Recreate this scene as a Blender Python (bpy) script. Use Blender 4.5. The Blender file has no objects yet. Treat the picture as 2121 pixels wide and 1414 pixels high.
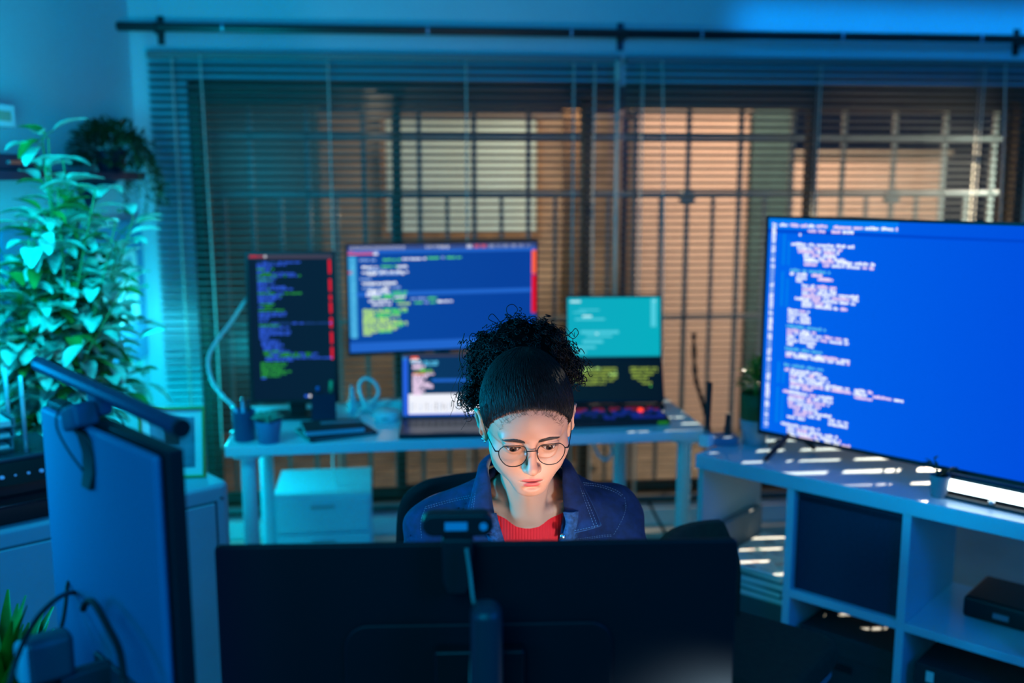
import bpy, bmesh, math, random
import numpy as np
from mathutils import Vector, Matrix, Euler
from mathutils.bvhtree import BVHTree

# ------------------------------------------------------------------ camera, world, lights, exposure
scene = bpy.context.scene
COL = scene.collection
F_PX = 2060.0
TILT = math.radians(9.29)
CAM_Z = 1.6
camd = bpy.data.cameras.new('camera')
cam = bpy.data.objects.new('camera', camd)
COL.objects.link(cam)
cam.location = (0, 0, CAM_Z)
cam.rotation_euler = (math.radians(90) - TILT, 0, 0)
camd.sensor_width = 36.0
camd.lens = F_PX / 2121.0 * 36.0
camd.clip_start = 0.05
camd.clip_end = 100
camd.dof.use_dof = True
camd.dof.focus_distance = 1.76
camd.dof.aperture_fstop = 1.9
scene.camera = cam
scene.view_settings.view_transform = 'Standard'
scene.view_settings.look = 'None'
scene.view_settings.gamma = 1.0
scene.view_settings.exposure = 0.0
scene.view_settings.use_curve_mapping = False

world = bpy.data.worlds.new('night')
scene.world = world
world.use_nodes = True
world.node_tree.nodes['Background'].inputs['Color'].default_value = (0.004, 0.02, 0.06, 1)
world.node_tree.nodes['Background'].inputs['Strength'].default_value = 0.35


def lamp(name, kind, loc, target, color, power, size=0.2, size_y=None, spread=None, angle=None, blend=0.3):
    d = bpy.data.lights.new(name, kind)
    d.color = color
    d.energy = power
    if kind == 'AREA':
        d.size = size
        if size_y:
            d.shape = 'RECTANGLE'
            d.size_y = size_y
        if spread:
            d.spread = math.radians(spread)
    else:
        d.shadow_soft_size = size
        if kind == 'SPOT':
            d.spot_size = math.radians(angle)
            d.spot_blend = blend
    o = bpy.data.objects.new(name, d)
    COL.objects.link(o)
    o.location = loc
    if target is not None:
        o.rotation_euler = (Vector(target) - Vector(loc)).to_track_quat('-Z', 'Y').to_euler()
    return o


# cyan studio panel left of the frame, cyan tube in the far left corner, blue panel behind the camera
lamp('cyan_panel', 'AREA', (-1.55, 1.50, 1.42), (0.0, 1.68, 1.12), (0.0, 0.50, 1.0), 6.0, 0.30, None, 46)
lamp('cyan_corner', 'POINT', (-1.22, 3.62, 0.78), None, (0.0, 0.72, 0.95), 19, 0.06)
lamp('cyan_tube', 'POINT', (-1.46, 4.02, 1.02), None, (0.05, 0.8, 1.0), 2.2, 0.03)
lamp('cyan_plants', 'AREA', (-1.22, 2.35, 1.62), (-1.62, 3.5, 1.35), (0.0, 0.66, 1.0), 13, 0.3)
lamp('blue_panel', 'AREA', (1.9, -0.3, 2.3), (0.3, 3.2, 0.9), (0.0, 0.18, 1.0), 31, 1.0)
lamp('teal_panel', 'AREA', (-0.6, -0.8, 2.4), (-0.2, 3.6, 1.0), (0.0, 0.55, 1.0), 34, 1.2)
lamp('wall_band_fill', 'AREA', (1.85, 3.55, 2.52), (1.78, 4.57, 2.265), (0.0, 0.30, 1.0), 0.9, 1.6, 0.05, 16)  # unseen lamp added to throw the blue band above the curtain rod
lamp('screen_glow', 'AREA', (0.17, 1.25, 0.99), (0.045, 1.68, 1.10), (1.0, 0.52, 0.29), 0.40, 0.24, 0.16, 44)
lamp('street_lamp', 'SPOT', (4.15, 8.2, 2.5), (0.97, 2.75, 0.35), (1.0, 0.84, 0.66), 15000, 0.007, angle=20, blend=0.5)
lamp('wand_fill', 'SPOT', (0.75, 5.6, 2.35), (0.47, 4.35, 1.12), (1.0, 0.76, 0.50), 240, 0.03, angle=46, blend=0.6)  # unseen spot added outside to make the tilt wand and cords glow
lamp('left_cord_fill', 'POINT', (-0.75, 5.35, 1.4), None, (1.0, 0.75, 0.48), 5, 0.05)  # second unseen light added outside, for the left cords
lamp('porch_light', 'AREA', (1.7, 5.25, 2.35), (1.5, 6.3, 0.9), (1.0, 0.68, 0.49), 42, 1.4, 0.3)
lamp('yard_light', 'AREA', (0.35, 5.3, 2.3), (0.35, 6.4, 0.8), (1.0, 0.78, 0.55), 12, 0.6, 0.3)
lamp('blue_back_fill', 'AREA', (-1.35, 0.25, 1.5), (-0.55, 1.2, 1.05), (0.0, 0.26, 1.0), 4.5, 0.4)  # unseen fill added to brighten the angled monitor's back in blue
lamp('monitor_glow_fill', 'AREA', (0.39, 0.99, 0.75), (0.31, 1.17, 0.80), (0.55, 0.82, 1.0), 2.2, 0.06, None, 70)  # unseen lamp added for the pale glow on the front monitor's back

# ------------------------------------------------------------------ pixel helpers (photograph frame)
CT, ST = math.cos(TILT), math.sin(TILT)


def ray(px, py):
    u, v = px - 1060.5, py - 707.0
    return Vector((u, F_PX * CT - v * ST, -F_PX * ST - v * CT))


def P(px, py, y):
    r = ray(px, py)
    return Vector((0, 0, CAM_Z)) + r * (y / r.y)


def PZ(px, py, z):
    r = ray(px, py)
    return Vector((0, 0, CAM_Z)) + r * ((z - CAM_Z) / r.z)


# ------------------------------------------------------------------ materials
MATS = {}


def mat(name, color=(0.5, 0.5, 0.5), rough=0.5, metal=0.0, spec=0.5, noise=0.0, nscale=20.0, bump=0.0, bscale=200.0,
        emit=None, estr=1.0, sss=0.0, trans=0.0, ior=1.45, coat=0.0, coords='Object'):
    if name in MATS:
        return MATS[name]
    m = bpy.data.materials.new(name)
    m.use_nodes = True
    nt = m.node_tree
    b = nt.nodes['Principled BSDF']
    b.inputs['Base Color'].default_value = (*color, 1)
    b.inputs['Roughness'].default_value = rough
    b.inputs['Metallic'].default_value = metal
    b.inputs['Specular IOR Level'].default_value = spec
    b.inputs['IOR'].default_value = ior
    b.inputs['Coat Weight'].default_value = coat
    b.inputs['Transmission Weight'].default_value = trans
    if sss:
        b.inputs['Subsurface Weight'].default_value = sss
        b.inputs['Subsurface Radius'].default_value = (1.0, 0.35, 0.2)
        b.inputs['Subsurface Scale'].default_value = 0.006
    tc = nt.nodes.new('ShaderNodeTexCoord')
    if noise:
        n = nt.nodes.new('ShaderNodeTexNoise')
        n.inputs['Scale'].default_value = nscale
        n.inputs['Detail'].default_value = 4
        nt.links.new(tc.outputs[coords], n.inputs['Vector'])
        mr = nt.nodes.new('ShaderNodeMapRange')
        mr.inputs['From Min'].default_value = 0.3
        mr.inputs['From Max'].default_value = 0.7
        mr.inputs['To Min'].default_value = 1 - noise
        mr.inputs['To Max'].default_value = 1 + noise
        nt.links.new(n.outputs['Fac'], mr.inputs['Value'])
        mx = nt.nodes.new('ShaderNodeVectorMath')
        mx.operation = 'SCALE'
        mx.inputs[0].default_value = color
        nt.links.new(mr.outputs['Result'], mx.inputs['Scale'])
        nt.links.new(mx.outputs['Vector'], b.inputs['Base Color'])
    if bump:
        n2 = nt.nodes.new('ShaderNodeTexNoise')
        n2.inputs['Scale'].default_value = bscale
        n2.inputs['Detail'].default_value = 3
        nt.links.new(tc.outputs[coords], n2.inputs['Vector'])
        bp = nt.nodes.new('ShaderNodeBump')
        bp.inputs['Strength'].default_value = bump
        bp.inputs['Distance'].default_value = 0.002
        nt.links.new(n2.outputs['Fac'], bp.inputs['Height'])
        nt.links.new(bp.outputs['Normal'], b.inputs['Normal'])
    if emit:
        b.inputs['Emission Color'].default_value = (*emit, 1)
        b.inputs['Emission Strength'].default_value = estr
    MATS[name] = m
    return m


def glow(name, color, strength=1.0):
    return mat(name, (0.01, 0.01, 0.012), 0.4, emit=color, estr=strength, spec=0.0)


def clear(name, tint=(1, 1, 1), fac=0.08, rough=0.02):
    """thin clear sheet: mostly see-through with a little mirror"""
    if name in MATS:
        return MATS[name]
    m = bpy.data.materials.new(name)
    m.use_nodes = True
    nt = m.node_tree
    nt.nodes.remove(nt.nodes['Principled BSDF'])
    out = nt.nodes['Material Output']
    t = nt.nodes.new('ShaderNodeBsdfTransparent')
    t.inputs['Color'].default_value = (*tint, 1)
    g = nt.nodes.new('ShaderNodeBsdfGlossy')
    g.inputs['Roughness'].default_value = rough
    mx = nt.nodes.new('ShaderNodeMixShader')
    mx.inputs['Fac'].default_value = fac
    nt.links.new(t.outputs[0], mx.inputs[1])
    nt.links.new(g.outputs[0], mx.inputs[2])
    nt.links.new(mx.outputs[0], out.inputs['Surface'])
    MATS[name] = m
    return m


WHITE = mat('white_lacquer', (0.78, 0.80, 0.82), 0.38, noise=0.04, nscale=6)
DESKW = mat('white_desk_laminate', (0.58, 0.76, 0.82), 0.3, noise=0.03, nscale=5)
BLACKP = mat('black_plastic', (0.012, 0.012, 0.014), 0.45, bump=0.1, bscale=600)
BLACKG = mat('black_gloss', (0.008, 0.008, 0.01), 0.15)
DARKM = mat('dark_metal', (0.02, 0.02, 0.024), 0.35, metal=0.6)
STEEL = mat('steel', (0.5, 0.5, 0.52), 0.28, metal=1.0)
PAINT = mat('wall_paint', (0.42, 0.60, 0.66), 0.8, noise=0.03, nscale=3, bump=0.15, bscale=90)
FLOORM = mat('pale_floor', (0.52, 0.50, 0.44), 0.45, noise=0.10, nscale=4)
SLATM = mat('blind_slat', (0.14, 0.15, 0.155), 0.45)
CORDM = mat('blind_cord', (0.75, 0.74, 0.70), 0.7)
_nt = CORDM.node_tree
_tr = _nt.nodes.new('ShaderNodeBsdfTranslucent')
_tr.inputs['Color'].default_value = (0.85, 0.82, 0.75, 1)
_mx = _nt.nodes.new('ShaderNodeMixShader')
_mx.inputs['Fac'].default_value = 0.6
_nt.links.new(_nt.nodes['Principled BSDF'].outputs[0], _mx.inputs[1])
_nt.links.new(_tr.outputs[0], _mx.inputs[2])
_nt.links.new(_mx.outputs[0], _nt.nodes['Material Output'].inputs['Surface'])
CABM = mat('pale_cabinet_paint', (0.36, 0.50, 0.60), 0.45, noise=0.03, nscale=8)
GROOVE = mat('groove_grey', (0.10, 0.12, 0.15), 0.6)
WCABLE = mat('white_cable', (0.8, 0.8, 0.78), 0.45)
BCABLE = mat('black_rubber_cable', (0.008, 0.008, 0.009), 0.5)
PAPER = mat('paper_white', (0.82, 0.82, 0.78), 0.8, noise=0.03, nscale=30)
GREY = mat('grey_plastic', (0.22, 0.24, 0.27), 0.45)
LEAF = mat('leaf_green', (0.10, 0.24, 0.04), 0.4, noise=0.4, nscale=18, spec=0.4)
LEAFP = mat('leaf_pale_variegated', (0.55, 0.66, 0.52), 0.4, noise=0.4, nscale=26)
LEAFD = mat('leaf_dark', (0.02, 0.05, 0.015), 0.5, noise=0.3, nscale=20)
STEMM = mat('plant_stem', (0.16, 0.24, 0.08), 0.6)
SOIL = mat('potting_soil', (0.03, 0.02, 0.015), 0.95, noise=0.4, nscale=80)
CERAM = mat('white_ceramic', (0.65, 0.68, 0.70), 0.3)
NAVYM = mat('navy_fabric', (0.018, 0.028, 0.06), 0.85, noise=0.15, nscale=120, bump=0.3, bscale=700)
CHARC = mat('charcoal_card', (0.025, 0.027, 0.03), 0.7, noise=0.1, nscale=40)


# ------------------------------------------------------------------ mesh helpers
class MB:
    def __init__(self):
        self.v, self.f, self.mi = [], [], []
        self.cur = 0

    def add(self, vs, fs):
        b = len(self.v)
        self.v += [tuple(x) for x in vs]
        for f in fs:
            self.f.append(tuple(b + i for i in f))
            self.mi.append(self.cur)
        return self

    def box(self, c, s, rot=None):
        hx, hy, hz = s[0] / 2, s[1] / 2, s[2] / 2
        pts = [Vector((x, y, z)) for x in (-hx, hx) for y in (-hy, hy) for z in (-hz, hz)]
        if rot is not None:
            R = rot if isinstance(rot, Matrix) else Euler(rot).to_matrix()
            pts = [R @ p for p in pts]
        pts = [p + Vector(c) for p in pts]
        return self.add(pts, [(0, 1, 3, 2), (4, 6, 7, 5), (0, 4, 5, 1), (2, 3, 7, 6), (0, 2, 6, 4), (1, 5, 7, 3)])

    def bb(self, x0, x1, y0, y1, z0, z1):
        return self.box(((x0 + x1) / 2, (y0 + y1) / 2, (z0 + z1) / 2), (x1 - x0, y1 - y0, z1 - z0))

    def tube(self, pts, r, n=8, cap=True):
        pts = [Vector(p) for p in pts]
        k = len(pts)
        rs = r if isinstance(r, (list, tuple)) else [r] * k
        vs, fs = [], []
        up = None
        for i, p in enumerate(pts):
            d = (pts[min(i + 1, k - 1)] - pts[max(i - 1, 0)])
            d = d.normalized() if d.length > 1e-9 else Vector((0, 0, 1))
            if up is None:
                a = Vector((0, 0, 1)) if abs(d.z) < 0.9 else Vector((1, 0, 0))
                up = d.cross(a).normalized()
            else:
                up = up - d * up.dot(d)
                up = up.normalized() if up.length > 1e-6 else d.orthogonal().normalized()
            w = d.cross(up)
            for j in range(n):
                t = 2 * math.pi * j / n
                vs.append(p + (up * math.cos(t) + w * math.sin(t)) * rs[i])
        for i in range(k - 1):
            for j in range(n):
                a, b = i * n + j, i * n + (j + 1) % n
                fs.append((a, b, b + n, a + n))
        if cap:
            fs.append(tuple(range(n - 1, -1, -1)))
            fs.append(tuple((k - 1) * n + j for j in range(n)))
        return self.add(vs, fs)

    def cyl(self, a, b, r, n=16):
        return self.tube([a, b], r, n)

    def lathe(self, prof, c=(0, 0, 0), n=24):
        vs, fs = [], []
        c = Vector(c)
        for (r, z) in prof:
            for j in range(n):
                t = 2 * math.pi * j / n
                vs.append(c + Vector((r * math.cos(t), r * math.sin(t), z)))
        for i in range(len(prof) - 1):
            for j in range(n):
                a, b = i * n + j, i * n + (j + 1) % n
                fs.append((a, b, b + n, a + n))
        fs.append(tuple(range(n - 1, -1, -1)))
        fs.append(tuple((len(prof) - 1) * n + j for j in range(n)))
        return self.add(vs, fs)

    def ball(self, c, r, n=14, m=9):
        rx = r if isinstance(r, (tuple, list)) else (r, r, r)
        vs, fs = [], []
        for i in range(m + 1):
            a = math.pi * i / m
            for j in range(n):
                t = 2 * math.pi * j / n
                vs.append((c[0] + rx[0] * math.sin(a) * math.cos(t), c[1] + rx[1] * math.sin(a) * math.sin(t), c[2] + rx[2] * math.cos(a)))
        for i in range(m):
            for j in range(n):
                p, q = i * n + j, i * n + (j + 1) % n
                fs.append((p, p + n, q + n, q))
        return self.add(vs, fs)

    def prism(self, poly, axis, a, b):
        """extrude 2-D outline along axis (0,1,2) from a to b"""
        def mk(p, t):
            q = [0, 0, 0]
            o = [i for i in range(3) if i != axis]
            q[o[0]], q[o[1]], q[axis] = p[0], p[1], t
            return q
        n = len(poly)
        vs = [mk(p, a) for p in poly] + [mk(p, b) for p in poly]
        fs = [tuple(range(n - 1, -1, -1)), tuple(range(n, 2 * n))]
        fs += [(i, (i + 1) % n, n + (i + 1) % n, n + i) for i in range(n)]
        return self.add(vs, fs)

    def grid(self, rows):
        n = len(rows[0])
        vs = [p for r in rows for p in r]
        fs = [(i * n + j, i * n + j + 1, (i + 1) * n + j + 1, (i + 1) * n + j) for i in range(len(rows) - 1) for j in range(n - 1)]
        return self.add(vs, fs)

    def build(self, name, mats, parent=None, smooth=False, bevel=0.0, seg=2, subsurf=0, solid=0.0, fix=True):
        me = bpy.data.meshes.new(name)
        me.from_pydata([tuple(p) for p in self.v], [], self.f)
        if not isinstance(mats, (list, tuple)):
            mats = [mats]
        for m in mats:
            me.materials.append(m)
        if len(mats) > 1:
            me.polygons.foreach_set('material_index', self.mi)
        if fix:
            bm = bmesh.new()
            bm.from_mesh(me)
            bmesh.ops.recalc_face_normals(bm, faces=bm.faces)
            bm.to_mesh(me)
            bm.free()
        if smooth:
            me.polygons.foreach_set('use_smooth', [True] * len(me.polygons))
        me.update()
        o = bpy.data.objects.new(name, me)
        COL.objects.link(o)
        if parent is not None:
            o.parent = parent
        if solid:
            s = o.modifiers.new('solidify', 'SOLIDIFY')
            s.thickness = solid
            s.offset = 0
        if bevel:
            bv = o.modifiers.new('bevel', 'BEVEL')
            bv.width = bevel
            bv.segments = seg
            bv.limit_method = 'ANGLE'
            bv.angle_limit = math.radians(40)
        if subsurf:
            ss = o.modifiers.new('subsurf', 'SUBSURF')
            ss.levels = subsurf
            ss.render_levels = subsurf
        if bevel and not smooth:
            me.polygons.foreach_set('use_smooth', [True] * len(me.polygons))
            try:
                wn = o.modifiers.new('wn', 'WEIGHTED_NORMAL')
                wn.keep_sharp = True
            except Exception:
                pass
        return o


def tag(o, label, cat, group=None, kind=None):
    o['label'] = label
    o['category'] = cat
    if group:
        o['group'] = group
    if kind:
        o['kind'] = kind
    return o


def thing(name, label, cat, loc=(0, 0, 0), rotz=0.0, group=None):
    o = bpy.data.objects.new(name, None)
    o.empty_display_size = 0.05
    COL.objects.link(o)
    o.location = loc
    o.rotation_euler = (0, 0, rotz)
    return tag(o, label, cat, group)


def struct(o):
    o['kind'] = 'structure'
    return o


def smooth_path(ctrl, n=8):
    """Catmull-Rom through control points"""
    c = [Vector(p) for p in ctrl]
    c = [c[0] * 2 - c[1]] + c + [c[-1] * 2 - c[-2]]
    out = []
    for i in range(1, len(c) - 2):
        for k in range(n):
            t = k / n
            p0, p1, p2, p3 = c[i - 1], c[i], c[i + 1], c[i + 2]
            out.append(0.5 * ((2 * p1) + (p2 - p0) * t + (2 * p0 - 5 * p1 + 4 * p2 - p3) * t * t + (3 * p1 - p0 - 3 * p2 + p3) * t ** 3))
    out.append(c[-2])
    return out


def rrect(w, h, r, n=5, cx=0, cy=0):
    pts = []
    for (sx, sy, a0) in ((1, 1, 0), (-1, 1, 90), (-1, -1, 180), (1, -1, 270)):
        for k in range(n + 1):
            a = math.radians(a0 + 90 * k / n)
            pts.append((cx + sx * (w / 2 - r) + r * math.cos(a), cy + sy * (h / 2 - r) + r * math.sin(a)))
    return pts


rnd = random.Random(7)
# ------------------------------------------------------------------ the room
WA = math.atan(0.098)                       # the window wall runs slightly away to the right
W0 = Vector((0, 4.4, 0))
WU = Vector((math.cos(WA), math.sin(WA), 0))
WN = Vector((-math.sin(WA), math.cos(WA), 0))


def wl(u, d, z):
    """point from coordinates along the window wall, out through it, and up"""
    return W0 + WU * u + WN * d + Vector((0, 0, z))


def put_wall(o):
    o.location = W0
    o.rotation_euler = (0, 0, WA)
    return o


UL, UR = -1.583, 2.75                       # corners
O0, O1, OZ0, OZ1 = -1.365, 2.38, 0.10, 2.0  # window opening
m = MB()
m.bb(UL - 0.12, O0, 0, 0.14, 0, 2.75)
m.bb(O1, UR + 0.12, 0, 0.14, 0, 2.75)
m.bb(O0, O1, 0, 0.14, OZ1, 2.75)
m.bb(O0, O1, 0, 0.14, 0, OZ0)
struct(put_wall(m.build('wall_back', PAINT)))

cl = wl(UL, 0, 0)
cl2 = Vector((-1.93, 1.2, 0))
m = MB()
dl = (cl2 - cl)
nl = Vector((dl.y, -dl.x, 0)).normalized()
if nl.x > 0:
    nl = -nl
a, b, c, d = cl, cl2, cl2 + nl * 0.12, cl + nl * 0.12
m.prism([(p.x, p.y) for p in (a, b, c, d)], 2, 0, 2.75)
struct(m.build('wall_left', PAINT))
cr = wl(UR, 0, 0)
cr2 = cr - WN * 2.6
m = MB()
a, b, c, d = cr, cr2, cr2 + WU * 0.12, cr + WU * 0.12
m.prism([(p.x, p.y) for p in (a, b, c, d)], 2, 0, 2.75)
struct(m.build('wall_right', PAINT))
struct(MB().bb(-2.6, 3.4, -1.4, 4.9, -0.1, 0).build('floor', FLOORM))
struct(MB().bb(-2.6, 3.4, 0.9, 4.9, 2.75, 2.85).build('ceiling', PAINT))
m = MB()
m.bb(UL, O0 + 0.01, -0.014, 0, 0, 0.085)
m.bb(O0 + 0.01, O1 - 0.01, -0.014, 0, 0, 0.085)
m.bb(O1 - 0.01, UR, -0.014, 0, 0, 0.085)
struct(put_wall(m.build('baseboard_back', WHITE, bevel=0.004)))

# window: dark frame with white centre post, four sashes, panes
FRAMEM = mat('window_frame_bronze', (0.10, 0.075, 0.05), 0.45, metal=0.3)
win = bpy.data.objects.new('window_1', None)
COL.objects.link(win)
put_wall(win)
struct(win)
m = MB()
m.bb(O0, O1, 0.02, 0.13, OZ1 - 0.045, OZ1)
m.bb(O0, O1, 0.02, 0.13, OZ0, OZ0 + 0.05)
m.bb(O0, O0 + 0.045, 0.02, 0.13, OZ0, OZ1)
m.bb(O1 - 0.045, O1, 0.02, 0.13, OZ0, OZ1)
m.build('window_frame', FRAMEM, win, bevel=0.003)
xs = [O0 + 0.045, -0.50, 0.345, 1.38, O1 - 0.045]
for i in range(4):
    x0, x1 = xs[i] - 0.02, xs[i + 1] + 0.02
    yy = 0.05 if i % 2 == 0 else 0.09
    s = MB()
    s.bb(x0, x1, yy, yy + 0.03, OZ0 + 0.05, OZ0 + 0.10)
    s.bb(x0, x1, yy, yy + 0.03, OZ1 - 0.095, OZ1 - 0.045)
    s.bb(x0, x0 + 0.04, yy, yy + 0.03, OZ0 + 0.05, OZ1 - 0.045)
    s.bb(x1 - 0.04, x1, yy, yy + 0.03, OZ0 + 0.05, OZ1 - 0.045)
    so = s.build('window_sash', FRAMEM, win, bevel=0.002)
    MB().bb(x0 + 0.04, x1 - 0.04, yy + 0.013, yy + 0.017, OZ0 + 0.10, OZ1 - 0.095).build('window_glass', clear('window_glass', (0.96, 0.98, 0.97), 0.015, 0.3), so)

# ---- outside: paved yard, walls, post, grille
YARD = mat('yard_paving', (0.22, 0.19, 0.15), 0.85, noise=0.3, nscale=8)
SALMON = mat('salmon_plaster', (0.60, 0.42, 0.33), 0.9, noise=0.06, nscale=3, bump=0.4, bscale=40)
TANW = mat('tan_plaster', (0.36, 0.26, 0.17), 0.9, noise=0.55, nscale=2.6, bump=0.4, bscale=30)
PALEB = mat('pale_painted_board', (0.66, 0.86, 0.84), 0.7, noise=0.12, nscale=2.0)
TEALW = mat('dark_teal_plaster', (0.05, 0.10, 0.10), 0.9, noise=0.3, nscale=3)
WOODP = mat('brown_post_wood', (0.34, 0.19, 0.08), 0.6, noise=0.35, nscale=9)
struct(put_wall(MB().bb(-3.5, 5.5, 0.14, 7.5, -0.12, -0.02).build('ground', YARD)))


def outside(name, label, cat, u0, u1, d0, d1, z0, z1, mt, extra=None):
    t = thing(name, label, cat, wl((u0 + u1) / 2, d0, z0), WA)
    w = u1 - u0
    MB().bb(-w / 2, w / 2, 0, d1 - d0, 0, z1 - z0).build('wall_body', mt, t, bevel=0.01)
    if extra:
        extra(t, w, d1 - d0, z1 - z0)
    return t


def coping(t, w, d, h):
    MB().bb(-w / 2 - 0.03, w / 2 + 0.03, -0.03, d + 0.03, h, h + 0.05).build('coping', mat('stone_coping', (0.20, 0.17, 0.14), 0.8), t, bevel=0.01)


outside('garden_wall', 'tall salmon plaster wall outside the right half of the window', 'wall', 0.93, 1.66, 1.75, 1.95, -0.02, 1.99, SALMON, coping)
outside('garden_wall', 'lower salmon plaster wall outside, partly behind the television', 'wall', 1.90, 2.95, 1.75, 1.95, -0.02, 1.73, SALMON, coping)
outside('gate_pillar', 'dark square pillar between the two salmon walls outside', 'pillar', 1.66, 1.90, 1.70, 2.0, -0.02, 2.3, TEALW)
outside('yard_wall', 'brown mottled plaster wall outside the left half of the window', 'wall', -1.02, 0.93, 2.1, 2.3, -0.02, 1.98, TANW, coping)
outside('dark_yard_wall', 'dark teal stretch of wall outside the far left of the window', 'wall', -2.8, -1.02, 2.0, 2.3, -0.02, 2.4, TEALW, coping)  # left part of the yard wall, given a darker colour
outside('notice_board', 'pale green painted panel on the brown wall outside the window', 'panel', -0.60, 0.36, 2.04, 2.099, 1.26, 1.96, PALEB,
        lambda t, w, d, h: (MB().bb(-w / 2 - 0.03, -w / 2, -0.01, d, -0.03, h + 0.03).bb(w / 2, w / 2 + 0.03, -0.01, d, -0.03, h + 0.03)
                            .bb(-w / 2, w / 2, -0.01, d, -0.03, 0).build('panel_frame', WOODP, t)))
m = MB()
m.tube(smooth_path([(0, 0, 0), (0.008, 0, 0.4), (-0.006, 0, 0.9), (0.006, 0, 1.4), (0, 0, 2.2)], 6), 0.075, 12)
t = thing('wooden_post', 'round brown wooden post standing outside near the middle of the window', 'post', wl(0.45, 1.05, -0.02), WA)
m.build('post_shaft', WOODP, t, smooth=True)
MB().box((0, 0, 0.02), (0.24, 0.24, 0.05)).build('footing', YARD, t, bevel=0.01)

gr = thing('window_grille', 'iron security grille with round bosses fixed outside the window', 'grille', wl(0, 0.42, 0), WA)
GRM = mat('grille_iron', (0.28, 0.29, 0.28), 0.5)
DZ = 0.42
for zz in (0.30, 0.92, 1.525, 1.80):
    MB().bb(-1.75, 2.95, -0.008, 0.008, zz - 0.012, zz + 0.012).build('rail', GRM, gr)
k = 0
uu = -1.70
while uu < 2.95:
    MB().bb(uu - 0.011, uu + 0.011, -0.008, 0.008, 0.05, 2.12).build('bar', GRM, gr)
    MB().bb(uu + 0.121, uu + 0.139, -0.007, 0.007, 0.05, 1.525).build('short_bar', GRM, gr)
    if k in (10, 14, 17):
        MB().cyl((uu, -0.02, 1.51), (uu, 0.02, 1.51), 0.038, 16).build('boss', GRM, gr)
    uu += 0.26
    k += 1

# ---- curtain rod
RODM = mat('rod_black', (0.01, 0.01, 0.012), 0.35)
rod = thing('curtain_rod', 'long black curtain rod on brackets above the blinds', 'curtain rod', wl(0.4, -0.09, 2.205), WA)
r0, r1 = -1.64 - 0.4, 2.70 - 0.4
MB().cyl((r0, 0, 0), (r1, 0, 0), 0.018, 14).build('pole', RODM, rod, smooth=False)
for u in (-1.455 - 0.4, 0.468 - 0.4, 2.27 - 0.4):
    b = MB()
    b.bb(u - 0.014, u + 0.014, 0.082, 0.09, -0.06, 0.055)
    b.bb(u - 0.008, u + 0.008, 0.0, 0.085, -0.024, -0.014)
    b.tube([(u, math.cos(a) * 0.021 - 0.0, math.sin(a) * 0.021) for a in [math.radians(x) for x in range(120, 425, 20)]], 0.004, 8)
    b.build('bracket', RODM, rod, bevel=0.001)
MB().cyl((r0 - 0.02, 0, 0), (r0, 0, 0), 0.021, 14).build('end_cap', RODM, rod)
CLIP = mat('clear_ring', (0.25, 0.4, 0.6), 0.2)
for u in (-1.19, -0.36, 0.24, 0.80, 1.42, 2.05):
    MB().cyl((u - 0.4 - 0.004, 0, 0), (u - 0.4 + 0.004, 0, 0), 0.0205, 14).build('ring', CLIP, rod)

# ---- venetian blinds
SLAT_A = math.radians(20)


def blind(label, u0, u1, ztop, zbot, cords, name='venetian_blind'):
    t = thing(name, label, 'blind', wl((u0 + u1) / 2, -0.045, 0), WA, 'venetian blinds at the window')
    w = u1 - u0
    h = MB()
    h.bb(-w / 2, w / 2, -0.02, 0.022, ztop - 0.03, ztop)
    h.build('headrail', SLATM, t, bevel=0.003)
    s = MB()
    n = int((ztop - 0.05 - zbot) / 0.03)
    rr = random.Random(len(label))
    for i in range(n):
        z = ztop - 0.055 - 0.03 * i
        jz = rr.uniform(-0.0012, 0.0012)
        rows = []
        for k in range(5):
            f = k / 4 - 0.5
            yy = f * 0.035
            cz = 0.0022 * (1 - 4 * f * f)
            y2 = yy * math.cos(SLAT_A)
            z2 = -yy * math.sin(SLAT_A) + cz
            rows.append([(-w / 2, y2, z + z2 + jz), (0, y2, z + z2 - jz * 0.5), (w / 2, y2, z + z2 - jz)])
        s.grid(rows)
    s.build('slats', SLATM, t, smooth=True, solid=0.0008, fix=False)
    MB().bb(-w / 2, w / 2, -0.017, 0.017, zbot - 0.02, zbot).build('bottom_rail', SLATM, t, bevel=0.003)
    for u, kind in cords:
        x = u - (u0 + u1) / 2
        c = MB()
        if kind == 'ladder':
            c.tube([(x, -0.018, ztop - 0.03), (x, -0.018, zbot)], 0.0028, 6)
            c.tube([(x, 0.018, ztop - 0.03), (x, 0.018, zbot)], 0.0028, 6)
            c.build('ladder_cord', CORDM, t)
        elif kind == 'pull':
            c.tube(smooth_path([(x, -0.026, ztop - 0.02), (x + 0.01, -0.05, ztop - 0.5), (x + 0.02, -0.06, 0.95), (x + 0.02, -0.06, 0.45)], 6), 0.0035, 6)
            c.build('pull_cord', CORDM, t)
        else:
            c.tube([(x, -0.03, ztop - 0.02), (x, -0.03, ztop - 0.10)], 0.012, 8)
            c.tube([(x, -0.03, ztop - 0.10), (x + 0.004, -0.034, 0.85)], 0.008, 8)
            c.build('tilt_wand', CORDM, t, smooth=True)
    return t


blind('venetian blind at the left half of the window, behind the monitors', -1.505, 0.462, 2.117, 0.16,
      [(-1.405, 'ladder'), (-1.29, 'pull'), (-0.775, 'ladder'), (-0.20, 'ladder'), (0.26, 'ladder'), (0.35, 'ladder'), (0.445, 'wand')])
blind('venetian blind at the right half of the window, behind the television', 0.486, 2.45, 2.117, 0.16,
      [(0.56, 'ladder'), (0.64, 'pull'), (1.35, 'ladder'), (2.10, 'ladder'), (2.19, 'pull')])

# ---- left wall fittings
LD = (cl2 - cl).normalized()                 # along the left wall, towards the camera
LA = math.atan2(LD.y, LD.x)


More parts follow.
